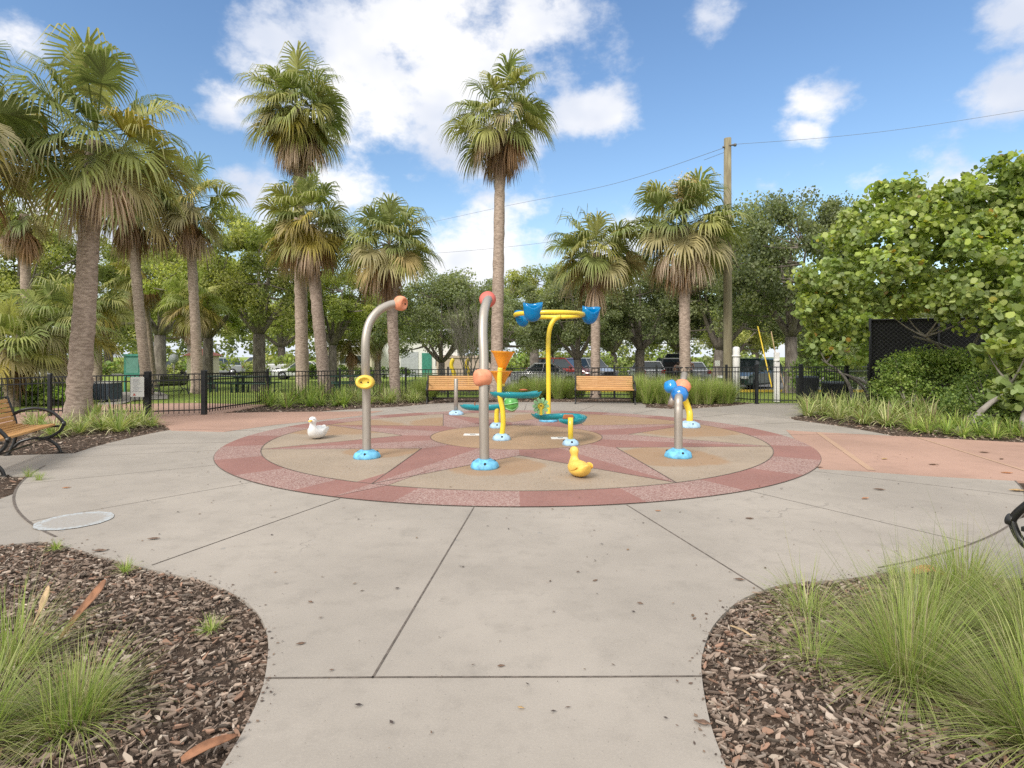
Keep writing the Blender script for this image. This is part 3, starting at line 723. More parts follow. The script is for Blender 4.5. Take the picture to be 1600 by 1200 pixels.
# --- water cannon behind it
p = G(1077, 668); t4 = thing('water_cannon', p, 'water cannon on a yellow bent stand with orange pivot ball and grey barrel', 'water cannon')
base_dome(t4, .225, .14, M_palebase)
path = smooth_path([(0, 0, .05), (.01, 0, .25), L_(1076, 640, 12), L_(1070, 625, 12), L_(1062, 612, 11.9)], 6)
mb = MB(); mb.tube(path, .068, 16); mb.build('stand', M_yel, t4)
mb = MB(); mb.lathe([(0, -.16), (.09, -.14), (.16, -.07), (.185, 0), (.16, .07), (.09, .14), (0, .16)], 32, o=L_(1066, 604, 11.8), wob=lambda a, i: 1 + .02 * math.cos(7 * a)); mb.build('pivot_ball', M_orange, t4)
mb = MB(); mb.tube([L_(1069.5, 584, 12.15), L_(1066.5, 600, 11.98), L_(1056, 622, 11.75)], [.07, .07, .065], 20); mb.tube([L_(1053, 612, 11.8), L_(1048, 634, 11.7)], [.06, .07], 20); mb.build('barrel', M_steel, t4)
mb = MB(); mb.lathe([(0, -.13), (.08, -.12), (.13, -.05), (.14, .03), (.10, .10), (.04, .125), (0, .12)], 32, o=L_(1048, 604, 11.6), M=Vector((-.8, -.5, .3)).to_track_quat('Z', 'Y').to_matrix(), wob=lambda a, i: 1 + .05 * math.cos(4 * a + i * .5)); mb.build('handle_ball', M_blueb, t4)
# --- short grey post
p = G(712.5, 648.5); t5 = thing('ground_jet_post', p, 'short plain grey steel post on a pale blue base in front of the left bench', 'spray post')
base_dome(t5, .185, .12, M_palebase)
mb = MB(); mb.tube([(0, 0, .05), (0, 0, .5), (0, 0, .915), (0, 0, .93)], [.052, .052, .052, .045], 20); mb.build('post', M_steel, t5)
# --- dumping bucket tree
p = G(857, 659); t6 = thing('bucket_sprayer', p, 'tall yellow curved post carrying a yellow hoop with three blue buckets', 'bucket sprayer')
base_dome(t6, .21, .13, M_bluebase)
path = smooth_path([(0, 0, .05), (-.0, 0, 1.0), L_(856.5, 545, 13.0), L_(857.5, 522, 13.0), L_(861, 508, 13.0), L_(867, 499, 13.0), L_(876, 494.5, 12.95)], 6)
mb = MB(); mb.tube(path, .053, 16); mb.build('post', M_yel, t6)
cx = L_(858, 492, 13.0); rr = .775
mb = MB(); mb.tube([cx + Vector((rr * math.cos(a), rr * math.sin(a), .0)) for a in [2 * PI * i / 56 for i in range(56)]], .052, 14, closed=True); mb.build('hoop', M_yel, t6)
def bucket(c, axis, s_, roll=0):
    """deep scoop with a notched, flaring lip"""
    Mq = Vector(axis).normalized().to_track_quat('Z', 'Y').to_matrix() @ Matrix.Rotation(roll, 3, 'Z')
    n_ = 36; prof = [(.03, -.20), (.10, -.175), (.155, -.10), (.18, -.01), (.187, .08), (.195, .13)]; mb_ = MB(); vs = []; fs = []
    for i, (r, z) in enumerate(prof):
        for k in range(n_):
            a = 2 * PI * k / n_; f_ = i / 5
            zz = z + f_ ** 3 * (.05 * abs(math.cos(a)) ** 1.5 - .045 * max(0, -math.sin(a)) ** 8); v = Mq @ Vector((r * math.cos(a) * s_, r * .78 * math.sin(a) * s_, zz * s_)); vs.append(v + Vector(c))
    for i in range(5):
        for k in range(n_): fs.append((i * n_ + k, i * n_ + (k + 1) % n_, (i + 1) * n_ + (k + 1) % n_, (i + 1) * n_ + k))
    fs.append(tuple(range(n_ - 1, -1, -1))); mb_.add(vs, fs, 0, True)
    o_ = mb_.build('bucket', M_bucket, t6); md = o_.modifiers.new('s', 'SOLIDIFY'); md.thickness = .012; return o_
bucket(L_(832.5, 487, 12.3), (.0, -.25, 1), 1.12, .1)
bucket(L_(816, 498, 13.1), (-.15, .3, 1), .95, .3)
bucket(L_(922, 492, 13.0), (.12, -.35, 1), 1.08, -.1)
# --- funnels and trays
def funnel(root, c, r, h, mat_, tilt=0):
    mb_ = MB(); Mq = Matrix.Rotation(tilt, 3, 'Y')
    wob = lambda a, i: 1 + (.045 * math.cos(4 * a + .5) * (i / 4 if i < 5 else (9 - i) / 4))
    mb_.lathe([(r * .30, 0), (r * .36, h * .12), (r * .62, h * .55), (r * .86, h * .88), (r * 1.06, h * 1.0), (r * 1.03, h * 1.0), (r * .83, h * .88), (r * .59, h * .56), (r * .33, h * .14), (r * .26, h * .02)], 36, o=c, M=Mq, wob=wob)
    return mb_.build('funnel', mat_, root)
def tray(root, pts, wd, dp, mat_, n_=10):
    """open channel with pointed ends, swept along a curved plan path"""
    P = smooth_path(pts, 5); K = len(P); mb_ = MB(); vs = []
    for i, q in enumerate(P):
        t = (P[min(i + 1, K - 1)] - P[max(i - 1, 0)]); t.z = 0; t.normalize(); s_ = Vector((t.y, -t.x, 0))
        e = i / (K - 1); k = min(1, (.25 + min(e, 1 - e) * 6)) ** .6
        for j in range(n_ + 1):
            u = -1 + 2 * j / n_; vs.append(q + s_ * (u * wd / 2 * k) + Vector((0, 0, -dp * k * (1 - abs(u) ** 3))))
    W = n_ + 1; mb_.add(vs, [(i * W + j, i * W + j + 1, (i + 1) * W + j + 1, (i + 1) * W + j) for i in range(K - 1) for j in range(n_)], 0, True)
    o_ = mb_.build('tray', mat_, root); md = o_.modifiers.new('s', 'SOLIDIFY'); md.thickness = .014; return o_
p = G(783.5, 688); t7 = thing('funnel_stand', p, 'yellow stand with two amber funnels stacked over a long teal tray', 'funnel stand')
base_dome(t7, .16, .12, M_palebase)
path = smooth_path([(0, 0, .05), (.03, 0, .3), (.02, 0, .55), (-.03, 0, .8), (-.035, 0, 1.1), (-.02, 0, 1.3)], 5)
mb = MB(); mb.tube(path, .046, 16); mb.build('stand', M_yel, t7)
fc = L_(782.5, 602, 10.3); funnel(t7, fc, .20, .26, M_amber); mb = MB(); mb.tube([fc + Vector((0, 0, -.02)), fc + Vector((0, 0, .03))], .075, 16); mb.build('collar', M_yel2, t7)
fc = L_(784.5, 577, 10.3); funnel(t7, fc, .215, .33, M_amber, .05); mb = MB(); mb.tube([fc + Vector((0, 0, -.03)), fc + Vector((0, 0, .03))], .062, 16); mb.build('collar', M_yel2, t7)
tr = tray(t7, [L_(769, 612, 10.4), L_(785, 613, 10.15), L_(810, 614, 10.1), L_(830, 613.5, 10.25), L_(843, 611, 10.4)], .24, .10, M_teal)
mb = MB(); mb.lathe([(0, .0), (.05, .005), (.085, .02), (.05, .035), (0, .04)], 18, o=L_(818, 611, 10.12)); mb.build('tray_gate', M_rust, tr)
p = G(776, 669); t8 = thing('water_table', p, 'low teal tray on a yellow stand with a striped green float at its end', 'water table')
base_dome(t8, .145, .12, M_palebase)
mb = MB(); mb.tube(smooth_path([(0, 0, .05), (0, 0, .3), (.02, 0, .46)], 4), .05, 16); mb.build('stand', M_yel, t8)
tr = tray(t8, [L_(721, 632, 12.3), L_(745, 633.5, 12.0), L_(772, 633, 11.9), L_(790, 632, 11.95), L_(806, 634, 12.2)], .26, .11, M_teal)
mb = MB(); mb.box(L_(742, 632, 12.0), (.012, .2, .1)); mb.build('tray_gate', M_rust, tr)
mb = MB(); mb.lathe([(0, -.15), (.08, -.13), (.14, -.07), (.165, 0), (.14, .07), (.08, .13), (0, .15)], 40, o=L_(799, 630, 11.75), M=Matrix.Rotation(R_(80), 3, 'Y'), wob=lambda a, i: 1 + .08 * abs(math.cos(3.5 * a))); fl = mb.build('float', M_green, t8)
mb = MB()
for k in range(7):
    a = k * 2 * PI / 7 + .2; pts = [Vector(L_(799, 630, 11.75)) + Matrix.Rotation(R_(80), 3, 'Y') @ Vector((math.cos(a) * r, math.sin(a) * r, z)) for r, z in ((.09, -.135), (.148, -.07), (.178, 0), (.148, .07), (.09, .135))]
    mb.tube(smooth_path(pts, 3), .010, 6)
mb.build('stripe', M_lgreen, fl)
p = G(891.5, 696); t9 = thing('water_wheel_table', p, 'low curved teal tray with a small green paddle wheel on a yellow stand', 'water table')
base_dome(t9, .135, .11, M_palebase)
mb = MB(); mb.tube([(0, 0, .05), (0, 0, .3), (0, 0, .47)], .044, 16); mb.build('stand', M_yel, t9)
tr = tray(t9, [L_(833, 646, 11.0), L_(850, 648, 10.75), L_(880, 647, 10.7), L_(900, 648, 10.5), L_(907, 652, 10.1), L_(895, 655, 9.75), L_(874, 655, 9.65)], .24, .10, M_teal)
mb = MB(); mb.box(L_(888, 651, 9.72), (.20, .05, .075), top=.8); mb.build('tray_gate', M_rust, tr, bevel=.012)
wc = L_(845, 634.5, 10.6); wh = MB(); wh.lathe([(.0, -.05), (.065, -.05), (.07, 0), (.065, .05), (0, .05)], 24, o=wc, M=Matrix.Rotation(R_(90), 3, 'X')); wheel = wh.build('wheel_hub', M_yel, t9)
for k in range(10):
    a = k * 2 * PI / 10; m2 = MB(); d = Vector((math.cos(a), 0, math.sin(a))); s_ = Vector((-d.z, 0, d.x))
    vs = []
    for yy in (-.06, .06):
        for (r, u) in ((.06, -.012), (.11, -.03), (.16, -.015), (.145, .03), (.10, .03), (.06, .014)): vs.append(Vector(wc) + d * r + s_ * u + Vector((0, yy, 0)))
    m2.add(vs, [(5, 4, 3, 2, 1, 0), (6, 7, 8, 9, 10, 11)] + [(i, (i + 1) % 6, 6 + (i + 1) % 6, 6 + i) for i in range(6)]); m2.build('paddle', M_lgreen, wheel, bevel=.004)
m2 = MB(); m2.tube([Vector(wc) + Vector((0, -.055, 0)), Vector(wc) + Vector((0, -.066, 0))], .022, 14); m2.build('axle', M_dark, wheel)
m2 = MB(); m2.bar(Vector(wc) + Vector((0, -.07, 0)), Vector(wc) + Vector((0, -.07, -.16)), .05, .02); m2.build('wheel_bracket', M_yel, t9)

# ------------------------------------------------------------------ ducks
def loft(mb_, st, n=20, mi=0):
    """st: list of (centre, side radius, up radius) rings facing along the path"""
    K = len(st); vs = []; fs = []
    for i, (c, a_, b_) in enumerate(st):
        t = (Vector(st[min(i + 1, K - 1)][0]) - Vector(st[max(i - 1, 0)][0])).normalized(); s_ = Vector((0, 1, 0)); u = s_.cross(t).normalized()
        for k in range(n):
            q = 2 * PI * k / n; vs.append(Vector(c) + s_ * math.cos(q) * a_ + u * math.sin(q) * b_)
    for i in range(K - 1):
        for k in range(n): fs.append((i * n + k, i * n + (k + 1) % n, (i + 1) * n + (k + 1) % n, (i + 1) * n + k))
    fs.append(tuple(range(n - 1, -1, -1))); fs.append(tuple((K - 1) * n + k for k in range(n))); mb_.add(vs, fs, mi, True)
def duck(px, py, rz, S, mat_, lab, beak=True, headturn=0):
    root = thing('duck_figure', G(px, py) + Vector((0, 0, .012)), lab, 'toy duck', None, rz); root.scale = (S, S, S)
    m_ = MB()
    loft(m_, [((-.30, 0, .235), .012, .01), ((-.275, 0, .21), .05, .03), ((-.22, 0, .165), .105, .075), ((-.13, 0, .135), .15, .118), ((-.02, 0, .125), .172, .128), ((.08, 0, .13), .165, .13), ((.155, 0, .155), .13, .12), ((.19, 0, .215), .085, .10), ((.19, 0, .275), .058, .068), ((.185, 0, .315), .056, .06), ((.19, 0, .345), .072, .075), ((.195, 0, .385), .078, .082), ((.197, 0, .425), .062, .066), ((.197, 0, .452), .025, .03)], 24)
    for v in range(len(m_.v)):
        x, y, z = m_.v[v]; m_.v[v] = (x, y, max(z, .0))
    b = m_.build('body', mat_, root, sub=1)
    for s_ in (-1, 1):
        m2 = MB(); loft(m2, [((-.22, s_ * .135, .20), .004, .01), ((-.15, s_ * .155, .185), .014, .045), ((-.03, s_ * .168, .165), .018, .065), ((.06, s_ * .163, .16), .012, .045), ((.10, s_ * .155, .16), .003, .01)], 12); m2.build('wing', mat_, root, sub=1)
    if beak:
        m2 = MB(); loft(m2, [((.25, 0, .385), .034, .028), ((.29, 0, .375), .036, .02), ((.325, 0, .368), .03, .012), ((.34, 0, .366), .012, .006)], 14); m2.build('beak', M_beak, root, sub=1)
        for s_ in (-1, 1):
            m2 = MB(); m2.lathe([(0, -.006), (.010, -.004), (.013, 0), (0, .006)], 12, o=(.252, s_ * .055, .405), M=Matrix.Rotation(R_(90), 3, 'X')); m2.build('eye', M_dark, root)
    return root
duck(496, 686, R_(-98), .92, M_duckw, 'white duck figure with orange beak on the left of the splash pad')
duck(905, 746, R_(108), .78, M_ducky, 'yellow duck figure seen from behind at the front of the splash pad')

# ------------------------------------------------------------------ benches
def bench(p, rz, lab, grp, ln=1.9):
    root = thing('park_bench', p, lab, 'bench', grp, rz)       # front faces -Y locally, origin mid front
    m_ = MB()
    for k in range(6):                                       # seat slats, slight dish
        y = .03 + k * .082; z = .445 - .020 * math.sin(PI * k / 5) + .004 * k
        m_.box((0, y, z), (ln - .10, .068, .032))
    m_.build('seat', M_wood, root, bevel=.005)
    m_ = MB()
    for k in range(6):
        z = .50 + k * .066; y = .505 + k * .020
        m_.box((0, y, z), (ln - .10, .028, .056), M=Matrix.Rotation(R_(-16), 3, 'X'))
    m_.build('backrest', M_wood, root, bevel=.004)
    m_ = MB(); m_.bar((-ln / 2 + .03, .63, .885), (ln / 2 - .03, .63, .885), .04, .02); m_.tube([(-ln / 2 + .04, .25, .40), (ln / 2 - .04, .25, .40)], .016, 8); m_.tube([(-ln / 2 + .04, .3, .16), (ln / 2 - .04, .3, .16)], .014, 8)
    m_.build('rail', M_blackm, root)
    for s_ in (-1, 1):
        x = s_ * (ln / 2 - .02); m_ = MB()
        arm = smooth_path([(x, .56, .60), (x, .42, .68), (x, .24, .70), (x, .06, .64), (x, -.05, .53), (x, -.10, .45)], 5); m_.tube(arm, .024, 10)
        m_.tube(smooth_path([(x, -.10, .45), (x, -.05, .34), (x, .08, .25), (x, .22, .22)], 5), .024, 10)
        m_.tube([(x, -.12, .455), (x, -.085, .45)], .038, 14)
        m_.tube(smooth_path([(x, .62, .90), (x, .53, .60), (x, .50, .42), (x, .52, .20), (x, .60, .0)], 5), .024, 10)
        m_.tube(smooth_path([(x, -.06, .0), (x, -.02, .10), (x, .10, .21), (x, .28, .24), (x, .44, .20), (x, .53, .12)], 5), .022, 10)
        m_.bar((x, -.04, .415), (x, .52, .415), .04, .03)
        m_.box((x, -.06, .006), (.06, .09, .012)); m_.box((x, .60, .006), (.06, .09, .012))
        m_.build('end_frame', M_blackm, root, bevel=.003)
    return root
g_ = 'golden slatted benches round the splash pad'
def bench_tip(tip, rz, lab, ln=1.9):
    c = Vector(tip) - Matrix.Rotation(rz, 3, 'Z') @ Vector((ln / 2 - .02, -.10, 0)); return bench(Vector((c.x, c.y, 0)), rz, lab, g_, ln)
bench(Vector((-1.78, 18.1, 0)), R_(5), 'golden wood slat bench behind the short grey post, against the back fence', g_)
bench(Vector((2.94, 17.9, 0)), R_(-7), 'golden wood slat bench behind the blue splash buckets, before the tall grass', g_)
bench_tip((-7.0, 8.85, 0), math.atan2(.93, -.36), 'golden wood slat bench with looped black arms at the left edge')
bench_tip((3.20, 3.63, 0), math.atan2(-.36, -.93), 'near bench at the right edge, only its black looped end showing')
# ================================================================== fence
M_sign = simple('sign_white', (.72, .72, .68), .4, var=.04)
def post(root, x, y, h, wd=.065, z0=0):
    m_ = MB(); m_.box((x, y, z0 + h / 2), (wd, wd, h)); m_.box((x, y, z0 + h + .012), (wd + .014, wd + .014, .024), top=.75); m_.build('post', M_black, root)
def panel(root, a, b, ha, hb, name='panel', sp=.115):
    a = Vector(a); b = Vector(b); d = b - a; L0 = d.length; n_ = max(1, round(L0 / sp)); m_ = MB()
    for f_, dz in ((0, -.0), (0, -.15)): m_.bar(a + Vector((0, 0, ha + dz)), b + Vector((0, 0, hb + dz)), .028, .03)
    m_.bar(a + Vector((0, 0, .13)), b + Vector((0, 0, .13)), .028, .03)
    for i in range(1, n_):
        q = a + d * (i / n_); h = ha + (hb - ha) * i / n_; m_.box((q.x, q.y, (h + .05) / 2), (.017, .017, h - .05), rz=math.atan2(d.y, d.x))
    return m_.build(name, M_black, root)
def run(verts, label, grp=None, cat='fence', wds=None, name='metal_fence', skip_posts=()):
    P = []
    for (px, by, ty) in verts:
        g = G(px, by); h = CH - (ty - HZ) / F_ * g.y; P.append((g.x, g.y, h))
    root = thing(name, (P[0][0], P[0][1], 0), label, cat, grp); o_ = Vector((P[0][0], P[0][1], 0))
    for i, (x, y, h) in enumerate(P):
        if i not in skip_posts: post(root, x - o_.x, y - o_.y, h + .07, (wds[i] if wds else .065))
    for i in range(len(P) - 1):
        a = Vector((P[i][0], P[i][1], 0)) - o_; b = Vector((P[i + 1][0], P[i + 1][1], 0)) - o_
        panel(root, a, b, P[i][2], P[i + 1][2])
    return root
run([(-330, 668, 606), (-110, 657, 596), (78, 649.5, 589), (231, 651, 586)], 'black metal picket fence left of the left gate, behind the big palm', wds=[.065, .065, .075, .12])
run([(231, 651, 586), (319, 648, 584)], 'black metal gate across the pink path on the left', cat='gate', name='metal_gate', wds=[.12, .11], skip_posts=(0,))
run([(319, 648, 584), (418, 632, 581), (531, 625, 579.5), (634, 622, 578), (700, 621, 577), (769, 622, 576), (868, 622, 575), (960, 622, 574.5), (1026, 623, 574.2), (1135, 627, 574), (1182, 631, 573.6)], 'long black metal picket fence running behind the two back benches', wds=[.11] + [.065] * 9 + [.09], skip_posts=(0,))
run([(1182, 631, 573.6), (1251, 632.5, 573.6)], 'black metal gate beside the white bollards on the right', cat='gate', name='metal_gate', wds=[.09, .09], skip_posts=(0,))
run([(1251, 632.5, 573.6), (1323, 629, 573), (1357, 624, 572.5)], 'short black metal fence between the right gate and the dark screen', wds=[.09, .085, .07], skip_posts=(0,))
# sign hung on the left fence
a = G(215, 651.5); m_ = MB(); zc = CH - (604.5 - HZ) / F_ * 13.9
sg = thing('notice_sign', (A(214.5, 604.5, 13.9).x, 13.93, 0), 'white notice board hung on the fence left of the gate post', 'sign')
m_.box((0, -.03, zc), (.33, .012, .49)); b_ = m_.build('board', M_sign, sg, bevel=.003)
M_print = simple('grey_print', (.33, .34, .36), .6); M_redp = simple('red_print', (.5, .12, .1), .6)
m_ = MB(); rr_ = random.Random(3)
for k in range(11):
    z = zc + .19 - k * .03; w_ = rr_.uniform(.10, .24); m_.box((-.0 - (.13 - w_ / 2) * .4, -.0375, z), (w_, .003, .009))
m_.build('print', M_print, b_)
m_ = MB(); m_.extr([(-.105, zc - .215), (-.03, zc - .215), (-.0675, zc - .15)], 'y', -.0385, -.0365); m_.build('warning_mark', M_redp, b_)

# ================================================================== foliage builders
def leafcloud(rg, centers, rads, per, size, cols, flat=.75, k=4, up=.35, shape='rhomb', aspect=.5, accent=None):
    """leaf faces gathered in clumps; returns V, C"""
    n = len(centers) * per; c = np.repeat(np.asarray(centers, float), per, axis=0); r = np.repeat(np.asarray(rads, float), per)
    d = rg.normal(size=(n, 3)); d /= np.linalg.norm(d, axis=1)[:, None]; rad = rg.random(n) ** .5
    p = c + d * (rad * r)[:, None] * np.array([1, 1, flat])
    nrm = rg.normal(size=(n, 3)) + np.array([0, 0, up]) * 2 + d * .6; nrm /= np.linalg.norm(nrm, axis=1)[:, None]
    t = rg.normal(size=(n, 3)); t -= nrm * (t * nrm).sum(1)[:, None]; t /= np.linalg.norm(t, axis=1)[:, None]; b = np.cross(nrm, t)
    s = size * rg.uniform(.65, 1.3, n)
    if shape == 'rhomb': q = [(-.5, 0), (.05, -aspect), (.5, 0), (.05, aspect)]; q = [(x, y * 1.0) for x, y in q]
    else: q = [(.5 * math.cos(2 * PI * i / k), .5 * math.sin(2 * PI * i / k)) for i in range(k)]
    V = np.stack([p + t * (x * s)[:, None] + b * (y * s)[:, None] + nrm * (.12 * s * (1 if i % 2 else -1))[:, None] * (1 if shape == 'rhomb' else .6) for i, (x, y) in enumerate(q)], 1)
    cols = np.asarray(cols, float); clc = rg.integers(0, len(cols), len(centers)); ci = np.repeat(clc, per)
    sw = rg.random(n) < .35; ci = np.where(sw, rg.integers(0, len(cols), n), ci)
    C = cols[ci] * rg.uniform(.7, 1.3, (n, 1)) * np.repeat(rg.uniform(.8, 1.2, len(centers)), per)[:, None]
    if accent is not None:
        am = rg.random(n) < .012; C[am] = np.asarray(accent)[rg.integers(0, len(accent), am.sum())]
    return V.reshape(-1, 3), C
def curve3(a, m_, b, k=5):
    return [((1 - t) ** 2) * a + 2 * t * (1 - t) * m_ + t * t * b for t in [i / k for i in range(k + 1)]]
def tree_meshes(seed, H, rx, rz, th, tr, ncl, per, size, cols, lean=(0, 0), crad=(.45, .95), fork=5, open_=0.0, mat_=None, low=-.75, hollow=.45):
    """trunk with limbs that reach every leaf clump; crown is an uneven ellipsoid of clumps"""
    rg = np.random.default_rng(seed); rd = random.Random(seed)
    cz = H - rz; cen = np.array([lean[0], lean[1], cz]); lob = rg.normal(size=(7, 3)); lob /= np.linalg.norm(lob, axis=1)[:, None]
    cl = []
    while len(cl) < ncl:
        d = rg.normal(size=3); d /= np.linalg.norm(d)
        if d[2] < low: continue
        k = .72 + .34 * max(0, (lob @ d).max()) ** 3 - open_ * rg.random()
        r = (hollow + (1 - hollow) * rg.random() ** .6) * k
        cl.append(cen + d * r * np.array([rx, rx, rz]))
    cl = np.array(cl); rads = rg.uniform(crad[0], crad[1], ncl)
    V, C = leafcloud(rg, cl, rads, per, size, cols)
    mb_ = MB(); f0 = Vector((lean[0] * .25, lean[1] * .25, th))
    mb_.tube([(0, 0, -.3), (0, 0, .0), (lean[0] * .03, 0, th * .15), (lean[0] * .1, lean[1] * .1, th * .5), f0], [tr * 1.7, tr * 1.45, tr * 1.1, tr, tr * .95], 12, rnd=rd)
    limbs = []
    idx = rg.permutation(ncl)[:fork]
    for i, k in enumerate(range(fork)):
        a = 2 * PI * (k + rd.uniform(-.3, .3)) / fork; e = Vector((lean[0] + math.cos(a) * rx * .55, lean[1] + math.sin(a) * rx * .55, cz + rz * rd.uniform(-.15, .5)))
        mid = f0 + Vector((math.cos(a) * rx * .28, math.sin(a) * rx * .28, (e.z - th) * .35)) + Vector((rd.uniform(-.3, .3), rd.uniform(-.3, .3), 0))
        pts = curve3(f0, mid, e, 7); rs = [tr * (.62 - .5 * j / 7) for j in range(8)]; mb_.tube(pts, rs, 8, rnd=rd); limbs += [(p_, r_) for p_, r_ in list(zip(pts, rs))[2:]]
    pts = curve3(f0, f0 + Vector((0, 0, 1)), Vector((lean[0], lean[1], H - rz * .5)), 6); rs = [tr * (.6 - .5 * j / 6) for j in range(7)]; mb_.tube(pts, rs, 8); limbs += list(zip(pts, rs))[1:]
    for c_ in cl:
        c_ = Vector(c_); l_ = min(limbs, key=lambda q: (q[0] - c_).length + (.8 if q[0].z > c_.z + .3 else 0)); d = c_ - l_[0]
        mid = l_[0] + d * .5 + Vector((rd.uniform(-.2, .2), rd.uniform(-.2, .2), -.08 * d.length)); pts = curve3(l_[0], mid, c_, 4)
        mb_.tube(pts, [min(l_[1], .05) * (1 - .8 * j / 4) + .006 for j in range(5)], 5, cap=False)
    return mb_, V, C
def tree(name, loc, label, cat, grp, protos, which, rz, s):
    pr = protos.get(which)
    if not isinstance(pr, bpy.types.Object):
        mb_, V, C = pr[0](); root = thing(name, loc, label, cat, grp, rz)
        mb_.build('trunk', pr[1], root); npmesh('crown', V, 4, C, M_leaf, root)
        root.scale = (s, s, s) if isinstance(s, (int, float)) else s
        protos[which] = root; return root
    r = copy_tree(pr, loc, rz, s, label, grp); r.name = name; return r
# foliage colours
OAKD = [(0.179, 0.211, 0.110), (0.221, 0.258, 0.130), (0.147, 0.180, 0.095), (0.273, 0.299, 0.160)]
OAKM = [(0.268, 0.310, 0.104), (0.342, 0.368, 0.123), (0.220, 0.259, 0.095), (0.403, 0.414, 0.152)]
OAKG = [(0.242, 0.286, 0.160), (0.303, 0.340, 0.190), (0.198, 0.238, 0.135), (0.341, 0.373, 0.220)]
OAKY = [(0.345, 0.391, 0.114), (0.425, 0.451, 0.133), (0.287, 0.336, 0.104), (0.241, 0.292, 0.095)]
PR = {'oakd': (lambda: tree_meshes(1, 8.5, 4.2, 3.2, 2.3, .30, 125, 330, .12, OAKD, crad=(.5, 1.0)), M_bark),
      'oakd2': (lambda: tree_meshes(11, 8.5, 4.0, 3.4, 2.0, .28, 110, 330, .12, OAKD, crad=(.5, .95), lean=(.6, 0)), M_bark),
      'oakm': (lambda: tree_meshes(2, 8.5, 4.2, 3.3, 2.6, .30, 105, 320, .11, OAKM, crad=(.4, .85), open_=.25), M_bark),
      'oakg': (lambda: tree_meshes(3, 7.0, 3.4, 2.8, 1.6, .16, 90, 330, .10, OAKG, crad=(.45, .85), fork=6), M_bark),
      'oaky': (lambda: tree_meshes(4, 8.0, 3.8, 3.0, 2.4, .26, 90, 320, .105, OAKY, crad=(.4, .8), open_=.28), M_bark)}
def place(which, px, Y, H0, top_y, label, cat='tree', grp=None, rz=None, wide=1.0, name='oak_tree', base=None):
    z0 = gz(Y); H = CH + (HZ - top_y) / F_ * Y - z0; s = H / H0
    return tree(name, Vector(((px - 800) / F_ * Y, Y, z0)), label, cat, grp, PR, which, rz if rz is not None else px * .37, (s * wide, s * wide, s))
# big dark oak right of the utility pole
place('oakd', 1236, 24.5, 8.5, 292, 'large dark live oak beyond the right gate with spreading limbs', rz=.4, wide=.80)
place('oakd2', 1120, 33, 8.5, 352, 'dark oak standing behind the utility pole', wide=.95)
place('oakd', 1000, 36, 8.5, 395, 'dark oak over the white parked car, behind the right short palms', rz=2.0, wide=1.0)
place('oakd2', 905, 34, 8.5, 418, 'dark oak behind the red car and yellow curved post', rz=3.6, wide=1.0)
place('oakm', 835, 42, 8.5, 405, 'mid green oak rising behind the blue buckets', rz=1.0)
place('oakg', 690, 27, 7.0, 408, 'soft grey-green tree behind the left back bench', 'tree', rz=.5, wide=1.05, name='broadleaf_tree')
place('oakg', 770, 33, 7.0, 440, 'smaller grey-green tree just behind the tallest palm trunk', 'tree', rz=2.5, name='broadleaf_tree')
place('oakm', 405, 31, 8.5, 322, 'large yellow-green oak with thick trunk behind the tall palm on the left lawn', rz=.2, wide=.85)
place('oaky', 520, 34, 8.0, 385, 'bright green oak between the two middle palms', rz=1.3, wide=.9)
place('oaky', 325, 33, 8.0, 345, 'bright spreading oak with leaning grey trunk behind the small yellow palm', rz=3.0, wide=.85)
place('oakm', 250, 42, 8.5, 360, 'mid green oak far back between the second and third palms', rz=4.1)
place('oaky', 590, 40, 8.0, 440, 'low bright oak in front of the white building', rz=5.0)
place('oakm', 30, 26, 8.5, 310, 'dark-limbed oak at the left edge behind the low fan palm', rz=2.2, wide=.9)
place('oakg', 1300, 30, 7.0, 470, 'pale shrubby tree behind the dark bins beyond the right fence', rz=1.0, name='broadleaf_tree')
place('oakm', 1150, 46, 8.5, 470, 'lighter green tree glimpsed between pole and dark oak', rz=1.5, wide=1.3)
farl = ['behind the low fan palm at far left', 'between the thick trunk and the kiosk', 'behind the tiled hut', 'behind the very tall palm', 'above the cream building', 'above the white building', 'right of the tallest palm', 'behind the yellow curved post', 'behind the compact palm', 'behind the broad palm', 'behind the big dark oak', 'right of the white posts', 'behind the mesh screen', 'behind the sea grape tree', 'beyond the left picture edge', 'beyond the right picture edge']
far = [(60, 60, 430, 'oaky'), (170, 66, 455, 'oakm'), (300, 62, 440, 'oakm'), (440, 64, 450, 'oaky'), (560, 66, 470, 'oakm'), (660, 68, 470, 'oakd2'), (760, 66, 465, 'oakm'), (860, 64, 470, 'oakd'), (960, 62, 450, 'oakd2'), (1060, 64, 455, 'oakd'), (1180, 66, 470, 'oakm'), (1300, 60, 465, 'oakd'), (1420, 55, 430, 'oakm'), (1560, 50, 400, 'oakd'), (-60, 55, 400, 'oakm'), (1700, 48, 380, 'oakd2')]
H0 = {'oaky': 8.0, 'oakm': 8.5, 'oakd': 8.5, 'oakd2': 8.5, 'oakg': 7.0}
for i, (px, Y, ty, wh_) in enumerate(far):
    place(wh_, px, Y, H0[wh_], ty, 'distant rounded tree in the far row, ' + farl[i], grp='far row of trees', wide=1.35, name='distant_tree')
